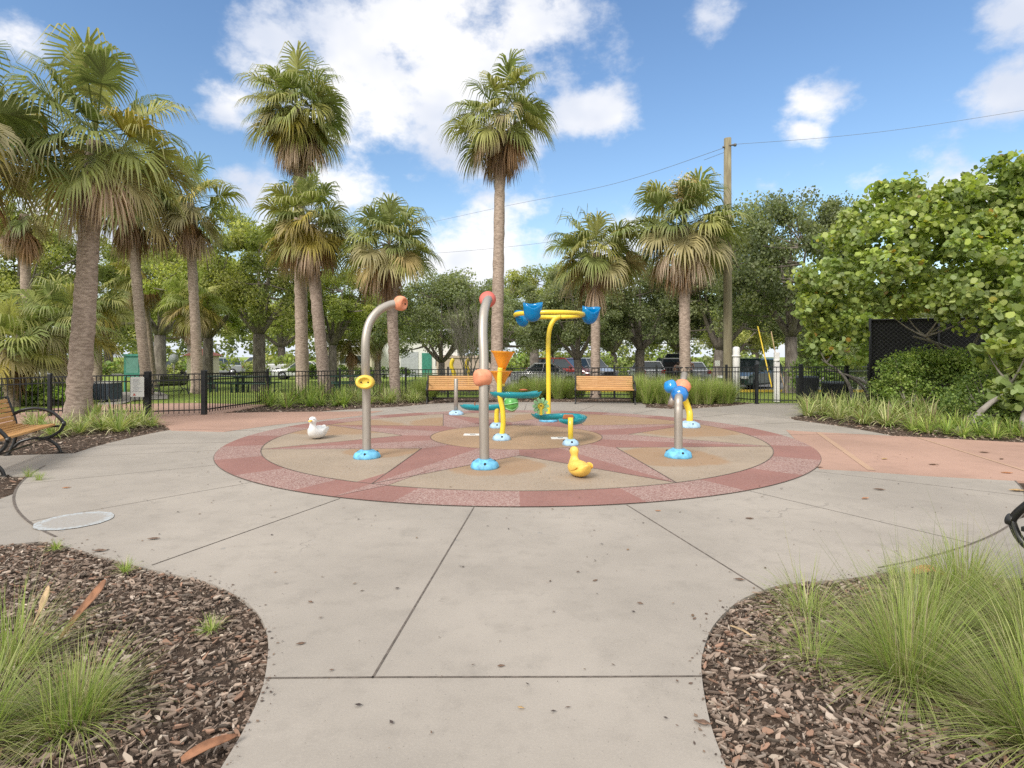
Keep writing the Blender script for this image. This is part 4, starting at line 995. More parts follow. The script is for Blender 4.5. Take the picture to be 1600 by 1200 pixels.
# bare twiggy tree
rd = random.Random(8); mb = MB()
def twig(p_, d, l, r, dep):
    q = p_ + d * l * .5 + Vector((rd.uniform(-.05, .05), rd.uniform(-.05, .05), 0)) * l; e = q + (d + Vector((rd.uniform(-.12, .12), rd.uniform(-.12, .12), .08))) * l * .5
    mb.tube([p_, q, e], [r, r * .8, r * .6], 5, cap=False)
    if dep:
        for k in range(3 if dep > 1 else 2):
            nd = (d + Vector((rd.uniform(-.5, .5), rd.uniform(-.5, .5), rd.uniform(-.05, .3)))).normalized(); twig(e if k else q, nd, l * rd.uniform(.6, .85), r * .58, dep - 1)
for k in range(5): twig(Vector((0, 0, 0)), Vector((math.cos(k * 1.26) * .3, math.sin(k * 1.26) * .3, 1)).normalized(), 1.25, .04, 5)
bt = thing('bare_tree', Vector(((733 - 800) / F_ * 24.5, 24.5, gz(24.5))), 'leafless pale twiggy tree just left of the front spray pole', 'tree'); mb.build('branches', M_twig, bt)

# ================================================================== palms
GREEN = np.array([(.235, .27, .09), (.28, .31, .10), (.195, .235, .085), (.34, .34, .115)])
YEL = np.array([(.28, .27, .07), (.38, .31, .07)]); DEAD = np.array([(.38, .23, .13), (.46, .33, .23), (.27, .17, .11), (.50, .39, .30)])
def palm_crown(seed, R, nfr, ndead, lo=-35, hi=82, yel=.1, m_leaf=30, sweep=1.0, tint=1.0):
    rg = random.Random(seed); V = []; C = []
    def quad(a, b, c, d, col): V.extend([a, b, c, d]); C.append(col)
    nfr = int(nfr * 1.12)
    for i in range(nfr + ndead):
        dead = i >= nfr
        az = i * 2.39996 + rg.uniform(-.3, .3)
        if not dead: t = (i + .5) / nfr; el = hi - (hi - lo) * t ** .85 + rg.uniform(-8, 8)
        else: t = 1; el = rg.uniform(lo - 50, lo - 2); az = (az // .8) * .8 + rg.uniform(-.15, .15)
        el = max(-84, el); e = R_(el)
        d = Vector((math.cos(az) * math.cos(e), math.sin(az) * math.cos(e), math.sin(e)))
        L1 = R * (rg.uniform(.22, .36) if rg.random() < .25 else rg.uniform(.40, .60)) * (1.0 if not dead else rg.uniform(.7, 1.15)); p0 = d * .10 + Vector((0, 0, .05)); pts = [p0]; dd = d.copy()
        for k in range(4):
            dd = (dd + Vector((0, 0, -.10 - .05 * (not dead)))).normalized(); pts.append(pts[-1] + dd * L1 / 4)
        s_ = dd.cross(Vector((0, 0, 1)))
        s_ = s_.normalized() if s_.length > .05 else Vector((-math.sin(az), math.cos(az), 0))
        s_ = (s_ + Vector((0, 0, rg.uniform(-.9, .9)))).normalized(); s_ = (s_ - dd * s_.dot(dd)).normalized(); nn = s_.cross(dd).normalized()
        base = DEAD[rg.randrange(4)] if dead else (YEL[rg.randrange(2)] if rg.random() < yel * (t ** 2) * 3 else GREEN[rg.randrange(4)] * tint)
        if not dead and t > .6 and rg.random() < .4: base = base * .55 + DEAD[1] * .45
        pc = tuple(np.array((.17, .19, .07)) if not dead else DEAD[2])
        for k in range(4):
            w1 = .018; quad(tuple(pts[k] - s_ * w1), tuple(pts[k] + s_ * w1), tuple(pts[k + 1] + s_ * w1 * .8), tuple(pts[k + 1] - s_ * w1 * .8), pc)
            quad(tuple(pts[k] - nn * w1 * .6), tuple(pts[k] + nn * w1 * .6), tuple(pts[k + 1] + nn * w1 * .5), tuple(pts[k + 1] - nn * w1 * .5), pc)
        h = pts[-1]; L2 = R * rg.uniform(.54, .70); span = R_(112 if not dead else 38); droopk = (.85 if not dead else 1.0) * sweep + .25 * max(0, t - .5)
        for j in range(m_leaf):
            f_ = j / (m_leaf - 1) * 2 - 1; ph = f_ * span + rg.uniform(-.03, .03); fold = .30 * abs(math.sin(ph)) ** 1.0 + .12
            ld = (dd * math.cos(ph) + s_ * math.sin(ph) + nn * (fold if not dead else .3 * rg.uniform(-1, 1))).normalized()
            l = L2 * (.74 + .26 * math.cos(ph)) * rg.uniform(.9, 1.06); a0 = h + dd * (.22 * L2 * max(0, math.cos(ph)))
            if rg.random() < .07: l *= rg.uniform(.4, .75)
            if rg.random() < .12: ld = (ld + nn * rg.uniform(-.35, .35) + s_ * rg.uniform(-.15, .15)).normalized()
            wv = ld.cross(nn).normalized(); g = Vector((0, 0, -1)); wmax = .033 * R / 2 * (1 if not dead else .6) * 34 / m_leaf
            k1 = a0 + ld * l * .42; d2 = (ld + g * droopk * .9).normalized(); k2 = k1 + d2 * l * .28; d3 = (ld + g * droopk * 2.2 + nn * rg.uniform(-.1, .1)).normalized(); k3 = k2 + d3 * l * .32
            c_ = tuple(base * rg.uniform(.8, 1.22)); ct = tuple((base * .75 + np.array((.30, .24, .12)) * .25) * rg.uniform(.8, 1.2)) if not dead else c_
            quad(tuple(a0 - wv * wmax * .5), tuple(a0 + wv * wmax * .5), tuple(k1 + wv * wmax), tuple(k1 - wv * wmax), c_)
            quad(tuple(k1 - wv * wmax), tuple(k1 + wv * wmax), tuple(k2 + wv * wmax * .62), tuple(k2 - wv * wmax * .62), c_)
            quad(tuple(k2 - wv * wmax * .62), tuple(k2 + wv * wmax * .62), tuple(k3 + wv * .002), tuple(k3 - wv * .002), ct)
    return V, C
def bloom(seed, R, n, col, az0=None, el=(10, 60)):
    """branched flower stalks with small pale grains"""
    rg = random.Random(seed); V = []; C = []
    for i in range(n):
        az = (az0 if az0 is not None else i * 2.4) + rg.uniform(-.5, .5); e = R_(rg.uniform(*el)); d = Vector((math.cos(az) * math.cos(e), math.sin(az) * math.cos(e), math.sin(e)))
        p_ = Vector((0, 0, .1)); 
        for k in range(6):
            q = p_ + d * R * .14; w_ = Vector((-d.y, d.x, 0)).normalized() * .009; V.extend([tuple(p_ - w_), tuple(p_ + w_), tuple(q + w_), tuple(q - w_)]); C.append(tuple(np.array(col) * .5)); p_ = q; d = (d + Vector((0, 0, -.10))).normalized()
            if k >= 2:
                for m_ in range(70):
                    c_ = p_ + Vector((rg.gauss(0, 1), rg.gauss(0, 1), rg.gauss(0, .8) - .5)) * R * .07; s1 = Vector((rg.gauss(0, 1), rg.gauss(0, 1), rg.gauss(0, 1))).normalized() * .034; s2 = s1.orthogonal().normalized() * .018
                    V.extend([tuple(c_ - s1), tuple(c_ + s2), tuple(c_ + s1), tuple(c_ - s2)]); C.append(tuple(np.array(col) * rg.uniform(.7, 1.3)))
    return V, C
def palm(base, top, R, label, seed, r0, r1, nfr=38, ndead=12, bend=0.0, boots=0.0, flower=None, bark_=None, grp='cabbage palms round the play area', crown_dz=0.0, **kw):
    """base and top are world points of the trunk axis"""
    root = thing('palm_tree', base, label, 'palm tree', grp); rg = random.Random(seed); T = Vector(top) - Vector(base); K = 46; pts = []; rs = []
    for i in range(K + 1):
        t = i / K; pts.append(Vector((T.x * (t + bend * math.sin(PI * t)), T.y * t, T.z * t - (.25 if i == 0 else 0))))
        rs.append((r0 + (r1 - r0) * min(1, t * 1.05)) * (1 + .38 * math.exp(-t * T.z / .28) * .6) * (1 + .028 * (1 if i % 2 else -1)) + rg.uniform(-.006, .006))
    m_ = MB(); m_.tube(pts, rs, 18, rnd=rg); tr = m_.build('trunk', bark_ or M_palmbark, root)
    if boots:
        m_ = MB(); k0 = int(K * (1 - boots))
        for i in range(k0, K + 1):
            for q in range(4):
                a = q * PI / 2 + i * 1.1 + rg.uniform(-.3, .3); d = Vector((math.cos(a), math.sin(a), 0)); p_ = pts[i] + d * rs[i] * .9; f_ = (i - k0) / (K - k0)
                m_.bar(p_ + Vector((0, 0, -.06)), p_ + d * (.03 + .09 * f_) + Vector((0, 0, .14)), .10, .025)
        m_.build('leaf_boots', M_palmbark2, tr)
    V, C = palm_crown(seed, R, nfr, ndead, **kw)
    V = (np.array(V) + np.array(T) + np.array([0, 0, crown_dz])).tolist()
    npmesh('crown', V, 4, C, M_frond, root)
    if flower:
        V, C = bloom(seed, R, flower[0], flower[1], *flower[2:]); V = (np.array(V) + np.array(T)).tolist(); npmesh('flower_stalks', V, 4, C, M_frond, root)
    return root
def pp(bx, by, Y, tx, ty, R, label, seed, w0, w1, dY=0, **kw):
    base = A(bx, by, Y); base.z = gz(Y)
    top = A(tx, ty, Y + dY); return palm(base, top, R, label, seed, w0 / 2 / F_ * Y, w1 / 2 / F_ * Y, **kw)
pp(121, 659, 13.0, 150, 222, 2.05, 'thick-trunked palm nearest on the left, leaning right, behind the left bench', 1, 34, 25, bend=-.03, nfr=34, ndead=5, lo=-38, flower=(3, (.38, .36, .10), 2.6, (30, 70)), m_leaf=40)
pp(231, 613, 22.5, 203, 300, 2.3, 'palm with shaggy brown skirt directly right of the nearest thick palm', 2, 15, 14, bend=.06, nfr=32, ndead=18)
pp(311, 611, 23.5, 296, 318, 1.85, 'slim palm with narrow drooping crown over the left lawn', 3, 15, 13, bend=.04, nfr=26, ndead=20, lo=-50)
pp(473, 618, 21.7, 465, 170, 2.0, 'very tall palm with full round crown left of the middle', 4, 20, 15, nfr=48, ndead=30, lo=-50, yel=.25, flower=(3, (.42, .35, .15), 2.4, (20, 60)), m_leaf=36, bend=.01)
pp(509, 621, 20.3, 483, 352, 1.75, 'short rough-trunked palm leaning left in front of the very tall one', 5, 18, 18, bend=-.02, nfr=42, ndead=14, boots=.28, bark_=M_palmbark2, yel=.3)
pp(618, 625, 19.4, 609, 385, 1.65, 'short palm with bristly upper trunk behind the orange-tipped spray pole', 6, 16, 17, nfr=40, ndead=10, boots=.32, bark_=M_palmbark2)
pp(775, 620, 19.8, 783, 182, 1.9, 'tallest slender palm behind the middle of the splash pad', 7, 20, 15, nfr=34, ndead=26, lo=-42, bend=-.014, m_leaf=36)
pp(930, 612, 20.6, 931, 396, 1.75, 'compact palm behind the right back bench and blue buckets', 8, 15, 14, nfr=36, ndead=9, yel=.3)
pp(1071, 614, 19.8, 1068, 355, 1.9, 'broad palm with pale flower heads left of the utility pole', 9, 17, 16, nfr=46, ndead=12, flower=(8, (.62, .48, .24), 4.6, (35, 85)), bend=.006)
# the one whose trunk is outside the picture
palm(A(-190, 676, 10.5) * 1.0, A(-120, 190, 10.5), 1.95, 'palm at the far left edge, only its drooping fronds showing', 12, .2, .16, nfr=30, ndead=7, yel=.3, m_leaf=34)
# palms further back
g2 = 'smaller palms on the lawns further back'
pp(44, 600, 20, 38, 335, 1.35, 'brown-skirted palm behind the oak at the left edge', 13, 14, 13, nfr=20, ndead=22, grp=g2)
pp(306, 600, 27.5, 304, 478, 1.5, 'small yellow-green palm with orange skirt right of the kiosk', 14, 13, 12, nfr=34, ndead=9, yel=.5, grp=g2, tint=1.45)
pp(240, 588, 34, 222, 425, 2.0, 'dark shaggy palm behind the second palm trunk', 15, 11, 10, nfr=26, ndead=26, grp=g2)
pp(152, 590, 27, 150, 470, 1.7, 'palm with hanging brown skirt behind the nearest thick trunk', 16, 14, 13, nfr=26, ndead=20, grp=g2)
pp(95, 604, 19, 92, 515, 1.75, 'low broad fan palm behind the left fence', 17, 18, 18, nfr=30, ndead=2, yel=.15, lo=-20, grp=g2, tint=1.25, m_leaf=40)
pp(20, 606, 17.5, 5, 545, 1.6, 'low fan palm at the left edge behind the fence', 18, 16, 16, nfr=30, ndead=4, lo=-15, grp=g2, tint=1.3)
pp(550, 588, 36, 545, 533, 1.7, 'low palm in front of the cream building', 19, 8, 8, nfr=26, ndead=8, yel=.5, grp=g2, tint=1.2)
pp(590, 588, 38, 586, 520, 1.5, 'thin palm before the white building', 20, 6, 6, nfr=22, ndead=8, grp=g2)
# ================================================================== sea grape, hedges
def shrub(name, label, cat, base, blobs, ncl, per, size, cols, crad, k=4, shape='rhomb', aspect=.5, seed=1, stems=0, grp=None, part='crown', up=.35, mat_=None, zmin=.03):
    """blobs: (centre, radii) ellipsoids in world space"""
    rg = np.random.default_rng(seed); rd = random.Random(seed); root = thing(name, base, label, cat, grp); b0 = np.array(base)
    vol = np.array([b[1][0] * b[1][1] * b[1][2] for b in blobs]) ** .67; cl = []
    while len(cl) < ncl:
        c, r = blobs[rg.choice(len(blobs), p=vol / vol.sum())]; d = rg.normal(size=3); d /= np.linalg.norm(d); q = np.array(c) + d * np.array(r) * (.45 + .55 * rg.random() ** .5)
        if q[2] > zmin: cl.append(q)
    cl = np.array(cl) - b0; V, C = leafcloud(rg, cl, rg.uniform(*crad, len(cl)), per, size, cols, k=k, shape=shape, aspect=aspect, up=up, accent=SGA if shape == 'disc' else None)
    V[:, 2] = np.maximum(V[:, 2], .004); npmesh(part, V, k, C, mat_ or M_leaf, root)
    if stems:
        m_ = MB(); src = [Vector((rd.uniform(-1.2, 1.2), rd.uniform(-.4, .4), -.05)) for _ in range(stems)]
        hubs = []
        for s_ in src:
            e = Vector(cl[rd.randrange(len(cl))]) * .6; pts = curve3(s_, Vector((s_.x, s_.y, e.z * .7)), e, 7); m_.tube(pts, [.07 - .045 * j / 7 for j in range(8)], 8, rnd=rd); hubs += pts[2:]
        for c_ in cl[::4]:
            c_ = Vector(c_); h = min(hubs, key=lambda q: (q - c_).length)
            if (h - c_).length > 1.3: continue
            m_.tube(curve3(h, (h + c_) / 2 + Vector((0, 0, -.15)), c_, 4), [.03, .024, .018, .012, .007], 5, cap=False)
        m_.build('stems', M_twig, root)
    return root
SG = [(0.302, 0.376, 0.104), (0.373, 0.436, 0.114), (0.232, 0.307, 0.095), (0.403, 0.455, 0.180), (0.312, 0.386, 0.171), (0.192, 0.257, 0.085), (0.343, 0.416, 0.104), (0.272, 0.347, 0.095)]
SGA = [(.5, .45, .05), (.42, .26, .06), (.55, .50, .12), (.25, .18, .08)]
def W3(px, py, Y): v = A(px, py, Y); return (v.x, v.y, v.z)
shrub('sea_grape_tree', 'broad bright green sea grape tree with round leaves overhanging the dark screen', 'tree', (W3(1555, 600, 15.2)[0], 15.2, 0),
      [(W3(1410, 400, 14.2), (2.0, 1.7, 1.6)), (W3(1500, 385, 13.6), (1.9, 1.6, 1.7)), (W3(1590, 400, 13.2), (1.6, 1.6, 1.9)), (W3(1330, 455, 14.6), (1.05, 1.2, .95)), (W3(1560, 465, 12.8), (1.3, 1.1, .75)), (W3(1700, 390, 13.0), (1.6, 1.6, 2.2)), (W3(1580, 310, 13.0), (.8, .8, .7)), (W3(1310, 500, 14.8), (.6, .8, .7)), (W3(1420, 330, 14.2), (1.2, 1.0, .7)), (W3(1408, 292, 14), (.35, .35, .3)), (W3(1470, 300, 13.8), (.4, .35, .35)), (W3(1552, 282, 13.2), (.4, .4, .45)), (W3(1590, 262, 13), (.5, .4, .4)), (W3(1275, 440, 14.8), (.5, .5, .5)), (W3(1265, 480, 14.8), (.4, .5, .35)), (W3(1330, 370, 14.5), (.6, .6, .5))],
      700, 38, .12, SG, (.18, .42), k=7, shape='disc', seed=21, stems=3, up=.25)
shrub('sea_grape_shrub', 'sea grape branches with big round leaves hanging low at the right edge over the hedge', 'shrub', (10.4, 11.0, 0),
      [(W3(1600, 560, 11.2), (.75, .8, .95)), (W3(1660, 520, 11.2), (1.0, 1.0, 1.4)), (W3(1570, 600, 11.3), (.5, .6, .4)), (W3(1620, 640, 10.9), (.5, .6, .7))], 70, 30, .155, SG, (.25, .42), k=7, shape='disc', seed=22, stems=3, up=.25)
shrub('sea_grape_shrub', 'low mass of sea grape leaves left of the dark screen behind the right fence', 'shrub', (W3(1320, 600, 18)[0], 18, 0),
      [(W3(1320, 530, 18.5), (1.0, .9, 1.1)), (W3(1285, 510, 19), (.7, .8, .9)), (W3(1345, 500, 18.5), (.6, .7, .8))], 60, 34, .16, SG, (.3, .5), k=7, shape='disc', seed=23, stems=3)
HD = [(.24, .34, .09), (.30, .40, .11), (.18, .27, .08), (.38, .46, .14)]
HD2 = [(.17, .25, .075), (.22, .31, .09), (.13, .20, .065), (.30, .39, .11)]
shrub('hedge', 'clipped light green hedge in front of the dark mesh screen', 'hedge', (W3(1440, 600, 15)[0], 15, 0),
      [(W3(1400, 600, 15.0), (.62, .6, .62)), (W3(1440, 590, 14.8), (.7, .6, .72)), (W3(1480, 590, 14.6), (.8, .6, .75)), (W3(1535, 595, 14.4), (.8, .6, .75)), (W3(1420, 570, 15), (.8, .5, .3)), (W3(1500, 568, 14.6), (.9, .5, .3))], 230, 80, .058, HD, (.18, .32), seed=31, stems=2, part='foliage')
shrub('hedge', 'darker leafy shrub filling the bed at the right edge behind the grass tufts', 'hedge', (W3(1560, 640, 11.8)[0], 11.8, 0),
      [(W3(1540, 625, 12.2), (.75, .6, .60)), (W3(1590, 640, 11.6), (.7, .6, .65)), (W3(1500, 635, 12.8), (.5, .5, .42)), (W3(1650, 620, 11.6), (1.1, .8, .95)), (W3(1570, 665, 11.0), (.6, .4, .22))], 210, 80, .05, HD2, (.18, .3), seed=32, stems=2, part='foliage')
shrub('hedge', 'dark hedge beyond the right fence behind the bins', 'hedge', (W3(1300, 600, 23)[0], 23, 0),
      [(W3(1265, 585, 23), (.9, .6, .7)), (W3(1310, 583, 23), (1.0, .6, .8)), (W3(1360, 580, 22.5), (1.0, .6, .8))], 90, 60, .09, HD2, (.25, .4), seed=33, part='foliage')
shrub('hedge', 'low bright hedge beyond the left fence near the low fan palms', 'hedge', (W3(50, 620, 18)[0], 18, 0),
      [(W3(20, 622, 18), (.9, .5, .5)), (W3(60, 620, 18), (.8, .5, .5)), (W3(95, 620, 18), (.7, .5, .45))], 90, 60, .09, HD, (.2, .3), seed=34, part='foliage')
shrub('hedge', 'long low hedge in front of the white building', 'hedge', (W3(500, 584, 42)[0], 42, gz(42)),
      [(W3(470 + 22 * i, 581, 42), (.8, .5, .45)) for i in range(8)], 90, 50, .14, HD2, (.25, .4), seed=35, part='foliage', zmin=-.35)
shrub('hedge', 'pale green rounded shrub row right of the dark oak beyond the lot', 'hedge', (W3(1330, 570, 30)[0], 30, gz(30)),
      [(W3(1290 + 20 * i, 560, 30), (.9, .6, .9)) for i in range(4)], 80, 60, .12, OAKY, (.3, .5), seed=36, part='foliage', zmin=-.35)

# ================================================================== dark mesh screen
def meshmat():
    m_, t, p, o = newmat('black_mesh_weave'); v = N(t, 'ShaderNodeTexCoord').outputs['Object']
    s = N(t, 'ShaderNodeSeparateXYZ'); L(t, v, s.inputs[0])
    a = mth(t, 'ADD', s.outputs[0], s.outputs[2]); b = mth(t, 'SUBTRACT', s.outputs[0], s.outputs[2])
    w1 = mth(t, 'ABSOLUTE', mth(t, 'SINE', mth(t, 'MULTIPLY', a, 26))); w2 = mth(t, 'ABSOLUTE', mth(t, 'SINE', mth(t, 'MULTIPLY', b, 26)))
    m0 = mth(t, 'MINIMUM', w1, w2)
    L(t, mixc(t, sstep(t, m0, .25, .12), (.006, .006, .007), (.085, .085, .088)), p.inputs['Base Color']); p.inputs['Roughness'].default_value = .7
    return m_
sc0 = A(1358, 600, 17.2); sc1 = A(1700, 600, 15.6)
scr = thing('mesh_screen', (sc0.x, sc0.y, 0), 'black chain-link screen with dark windscreen cloth under the sea grape', 'screen fence')
dv = Vector((sc1.x - sc0.x, sc1.y - sc0.y, 0)); HS = CH + (HZ - 500) / F_ * 17.2
m_ = MB(); nn_ = Vector((-dv.y, dv.x, 0)).normalized() * .01
m_.add([nn_, dv + nn_, dv + nn_ + Vector((0, 0, HS)), nn_ + Vector((0, 0, HS)), -nn_, dv - nn_, dv - nn_ + Vector((0, 0, HS)), -nn_ + Vector((0, 0, HS))], [(0, 1, 2, 3), (7, 6, 5, 4), (3, 2, 6, 7), (0, 3, 7, 4), (1, 5, 6, 2)])
m_.build('cloth', meshmat(), scr)
for k in range(4):
    m_ = MB(); q = dv * (k / 3); m_.tube([(q.x, q.y - .05, 0), (q.x, q.y - .05, HS + .05)], .038, 10); m_.build('post', M_black, scr)
m_ = MB(); m_.tube([Vector((0, -.05, HS)), dv + Vector((0, -.05, HS))], .024, 8); m_.tube([Vector((0, -.05, HS * .5)), dv + Vector((0, -.05, HS * .5))], .02, 8); m_.build('rail', M_black, scr)

# ================================================================== strap-leaf plants
def blades(rg, n, ln, wd, segs, spread, col, cvar=.25, droop=1.0, r0=.04, tip=None, dead=0.0, upmin=.35):
    V = []; C = []
    for i in range(n):
        a = rg.uniform(0, 2 * PI); k = rg.random(); e = PI / 2 - spread * k ** .8 * (1 + rg.uniform(-.1, .1)); l = ln * rg.uniform(.6, 1.1)
        d = Vector((math.cos(a) * math.cos(e), math.sin(a) * math.cos(e), max(math.sin(e), upmin * .2))).normalized(); p_ = Vector((math.cos(a) * r0 * rg.random() * 1.0, math.sin(a) * r0 * rg.random(), 0))
        s_ = Vector((-math.sin(a + rg.uniform(-.6, .6)), math.cos(a), 0)).normalized(); c0 = np.array(col[rg.randrange(len(col))]) * rg.uniform(1 - cvar, 1 + cvar)
        if rg.random() < dead: c0 = np.array((.36, .29, .17)) * rg.uniform(.7, 1.2)
        tw = np.array(tip) if tip is not None else c0; w0 = wd * rg.uniform(.6, 1.2)
        for j in range(segs):
            t0, t1 = j / segs, (j + 1) / segs; q = p_ + d * l / segs
            wa = w0 * (1 - t0 ** 2.2) * (.6 + .4 * min(1, t0 * 4)); wb = w0 * (1 - t1 ** 2.2) * (.6 + .4 * min(1, t1 * 4))
            V.extend([tuple(p_ - s_ * wa), tuple(p_ + s_ * wa), tuple(q + s_ * wb), tuple(q - s_ * wb)]); C.append(tuple(c0 * (1 - t1 * .5) + tw * t1 * .5))
            p_ = q; d = (d + Vector((rg.uniform(-.03, .03), rg.uniform(-.03, .03), -droop / segs * (.5 + 1.3 * t0)))).normalized()
            if p_.z < .01: p_.z = .01; d.z = abs(d.z) * .1
    return V, C
LIR = [(.34, .40, .14), (.48, .50, .22), (.62, .60, .34), (.26, .34, .10)]; LIRG = [(.28, .38, .09), (.38, .47, .11), (.48, .52, .18), (.22, .31, .08)]
protoL = {}
def strap(key, px, by, s, label, grp, rz=None):
    p_ = G(px, by)
    if key not in protoL:
        rg = random.Random(len(protoL) * 7 + 3); V, C = blades(rg, 85, .66, .014, 6, 1.25, LIR if key[0] == 'v' else LIRG, droop=1.5, r0=.09, dead=.10)
        o = npmesh('strap_leaf_plant', V, 4, C, M_blade, loc=p_); o.scale = (s, s, s); protoL[key] = o; return tag(o, label, 'plant', grp)
    o = protoL[key].copy(); COL.objects.link(o); o.location = p_; o.rotation_euler = (0, 0, rz if rz is not None else px * .71); o.scale = (s, s, s * random.Random(px).uniform(.9, 1.15)); return tag(o, label, 'plant', grp)
rd = random.Random(77)
lab = 'yellow-striped strap-leaf clump in the bed between left bench and left gate'
for px, by, s in ((60, 672, .8), (85, 682, .85), (105, 672, .8), (140, 665, .9), (160, 672, 1.0), (185, 674, 1.0), (205, 668, 1.0), (150, 660, .9), (178, 662, .95), (222, 664, .9), (125, 676, .7), (238, 666, .6), (48, 666, .7)): strap('v%d' % rd.randrange(3), px, by, s, lab, 'strap-leaf clumps by the left bench')
lab = 'yellow-green strap-leaf clump in the bed along the back fence, left of the benches'
for i in range(46):
    px = rd.uniform(400, 655); by = 641 - (px - 400) * .045 - rd.uniform(1, 13) * (1.1 if px < 560 else .8); strap(('g%d' if px < 540 else 'v%d') % rd.randrange(3), px, by, rd.uniform(.75, 1.15), lab, 'strap-leaf clumps along the back fence')
lab = 'yellow-striped strap-leaf clump in the bed before the right hedge'
for px, by, s in ((1262, 650, 1.0), (1285, 648, 1.1), (1275, 642, 1.1), (1310, 655, 1.1), (1330, 650, 1.2), (1350, 662, 1.1), (1365, 655, 1.2), (1385, 665, 1.15), (1400, 657, 1.2), (1420, 662, 1.2), (1440, 655, 1.2), (1455, 663, 1.1), (1340, 642, 1.1), (1375, 645, 1.1), (1300, 640, 1.1), (1410, 648, 1.2), (1475, 652, 1.2), (1320, 637, 1.1), (1260, 638, .9)): strap('v%d' % rd.randrange(3), px, by, s, lab, 'strap-leaf clumps before the right hedge')
lab = 'small green grassy tuft at the foot of the right hedge'
for px, by, s in ((1425, 672, .8), (1450, 676, .85), (1480, 678, .8), (1505, 682, .85), (1530, 680, .9), (1555, 684, .8), (1580, 680, .8), (1465, 668, .8), (1510, 672, .8), (1550, 674, .8), (1600, 683, .8), (1438, 670, .8), (1493, 670, .9)): strap('g%d' % rd.randrange(3), px, by, s * .8, lab, 'green tufts at the foot of the hedge')

# ================================================================== fine fountain grass
GR = [(.27, .36, .08), (.35, .43, .10), (.20, .29, .07), (.43, .47, .18), (.50, .48, .24), (.29, .40, .08)]
protoM = {}
def muhly(px, by, s, label, grp, key=0):
    p_ = G(px, by)
    if key not in protoM:
        V, C = blades(random.Random(40 + key), 900, 1.0, .0042, 6, .62, GR, droop=.75, r0=.20, dead=.06); o = npmesh('fountain_grass', V, 4, C, M_blade, loc=p_); protoM[key] = o
    else: o = protoM[key].copy(); COL.objects.link(o); o.location = p_
    o.scale = (s, s, s); o.rotation_euler = (0, 0, px * .3); return tag(o, label, 'ornamental grass', grp)
lab = 'tall fine green grass clump between the two back benches'
for px, by, s in ((800, 624, .7), (818, 622, .85), (838, 623, .9), (855, 621, .9), (872, 623, .95), (888, 622, .85), (828, 620, .8), (862, 619, .9), (905, 620, .9)): muhly(px, by, s, lab, 'grass clumps between the benches', int(px) % 3)
lab = 'tall fine green grass clump right of the right back bench'
for px, by, s in ((995, 628, 1.0), (1012, 630, .95), (1030, 630, .95), (1048, 631, .9), (1068, 631, .95), (1088, 631, .95), (1106, 631, .9), (1124, 630, .9), (1138, 630, .8), (1002, 624, 1.0), (1040, 625, .95), (1078, 626, .95), (1115, 626, .9)): muhly(px, by, s, lab, 'grass clumps right of the back bench', int(px) % 3)
lab = 'fine green grass clump left of the left back bench'
for px, by, s in ((655, 624, .85), (667, 625, 1.0), (675, 622, .8)): muhly(px, by, s, lab, 'grass clumps left of the back bench', int(px) % 3)
# foreground clumps, thousands of thin arching blades
def big_grass(p_, n, ln, label, seed, wd=.0022, lean=(0, 0), spread=.95, cols=GR, dead=.05, droop=.95, r0=.12):
    rg = random.Random(seed); V, C = blades(rg, n, ln, wd, 9, spread, cols, droop=droop, r0=r0, dead=dead, tip=(.30, .32, .12))
    V2, C2 = blades(rg, n // 3, ln * .85, wd, 7, 1.5, [(.36, .31, .18), (.28, .24, .13), (.42, .38, .25)], droop=1.3, r0=r0)
    V3, C3 = blades(rg, max(8, n // 22), ln * 1.45, wd * .8, 10, 1.05, [(.17, .20, .09), (.30, .28, .15)], droop=.45, r0=r0 * .6)
    o = npmesh('fountain_grass', V + V2 + V3, 4, C + C2 + C3, M_blade, loc=p_); o.rotation_euler = (lean[1], lean[0], 0)
    return tag(o, label, 'ornamental grass', 'fine foreground grass clumps')
big_grass((1.86, 2.66, -.02), 850, .56, 'wispy green grass clump in the middle of the near right mulch bed', 1, spread=1.4)
big_grass((2.08, 2.20, -.02), 800, .60, 'wispy grass clump in the bottom right corner', 2, spread=1.35)
big_grass((2.62, 2.75, -.02), 1100, .64, 'tall wispy grass clump at the right edge in front of the bench end', 3, spread=1.35)
big_grass((2.75, 3.45, -.02), 800, .50, 'lower green grass clump at the far side of the right bed', 4, spread=1.35)
big_grass((2.25, 3.12, -.02), 600, .50, 'medium grass clump just behind the middle right clump', 9, spread=1.4)
big_grass((-1.82, 2.34, -.02), 460, .38, 'green grass clump at the bottom left in the mulch', 5, spread=1.35)
big_grass((-2.12, 2.20, -.02), 520, .42, 'grass clump at the bottom left corner', 6, spread=1.15)
big_grass((-2.45, 2.75, -.02), 260, .46, 'sparse grass clump at the left edge further up the bed', 7, spread=1.15)
big_grass((1.52, 2.85, -.02), 120, .34, 'thin straggly grass wisps spreading over the bark left of the middle clump', 10, spread=1.5)
big_grass((1.75, 3.35, -.02), 180, .36, 'thin straggly grass wisps at the far curve of the right bed', 11, spread=1.5)
def weed(px, py, s, lab_, seed):
    rg = random.Random(seed); V, C = blades(rg, 70, .16 * s, .0022, 5, 1.2, GR, droop=1.0, r0=.03); o = npmesh('weed_tuft', V, 4, C, M_blade, loc=G(px, py)); tag(o, lab_, 'weed')
weed(196, 893, .8, 'small bright weed tuft on the edge of the left bed', 1); weed(88, 858, .6, 'tiny weed at the top corner of the left bed', 2); weed(45, 745, 1.0, 'small weed tuft in the strip below the left bench', 3); weed(60, 750, .9, 'small weed sprig at the end of the strip below the left bench', 4)
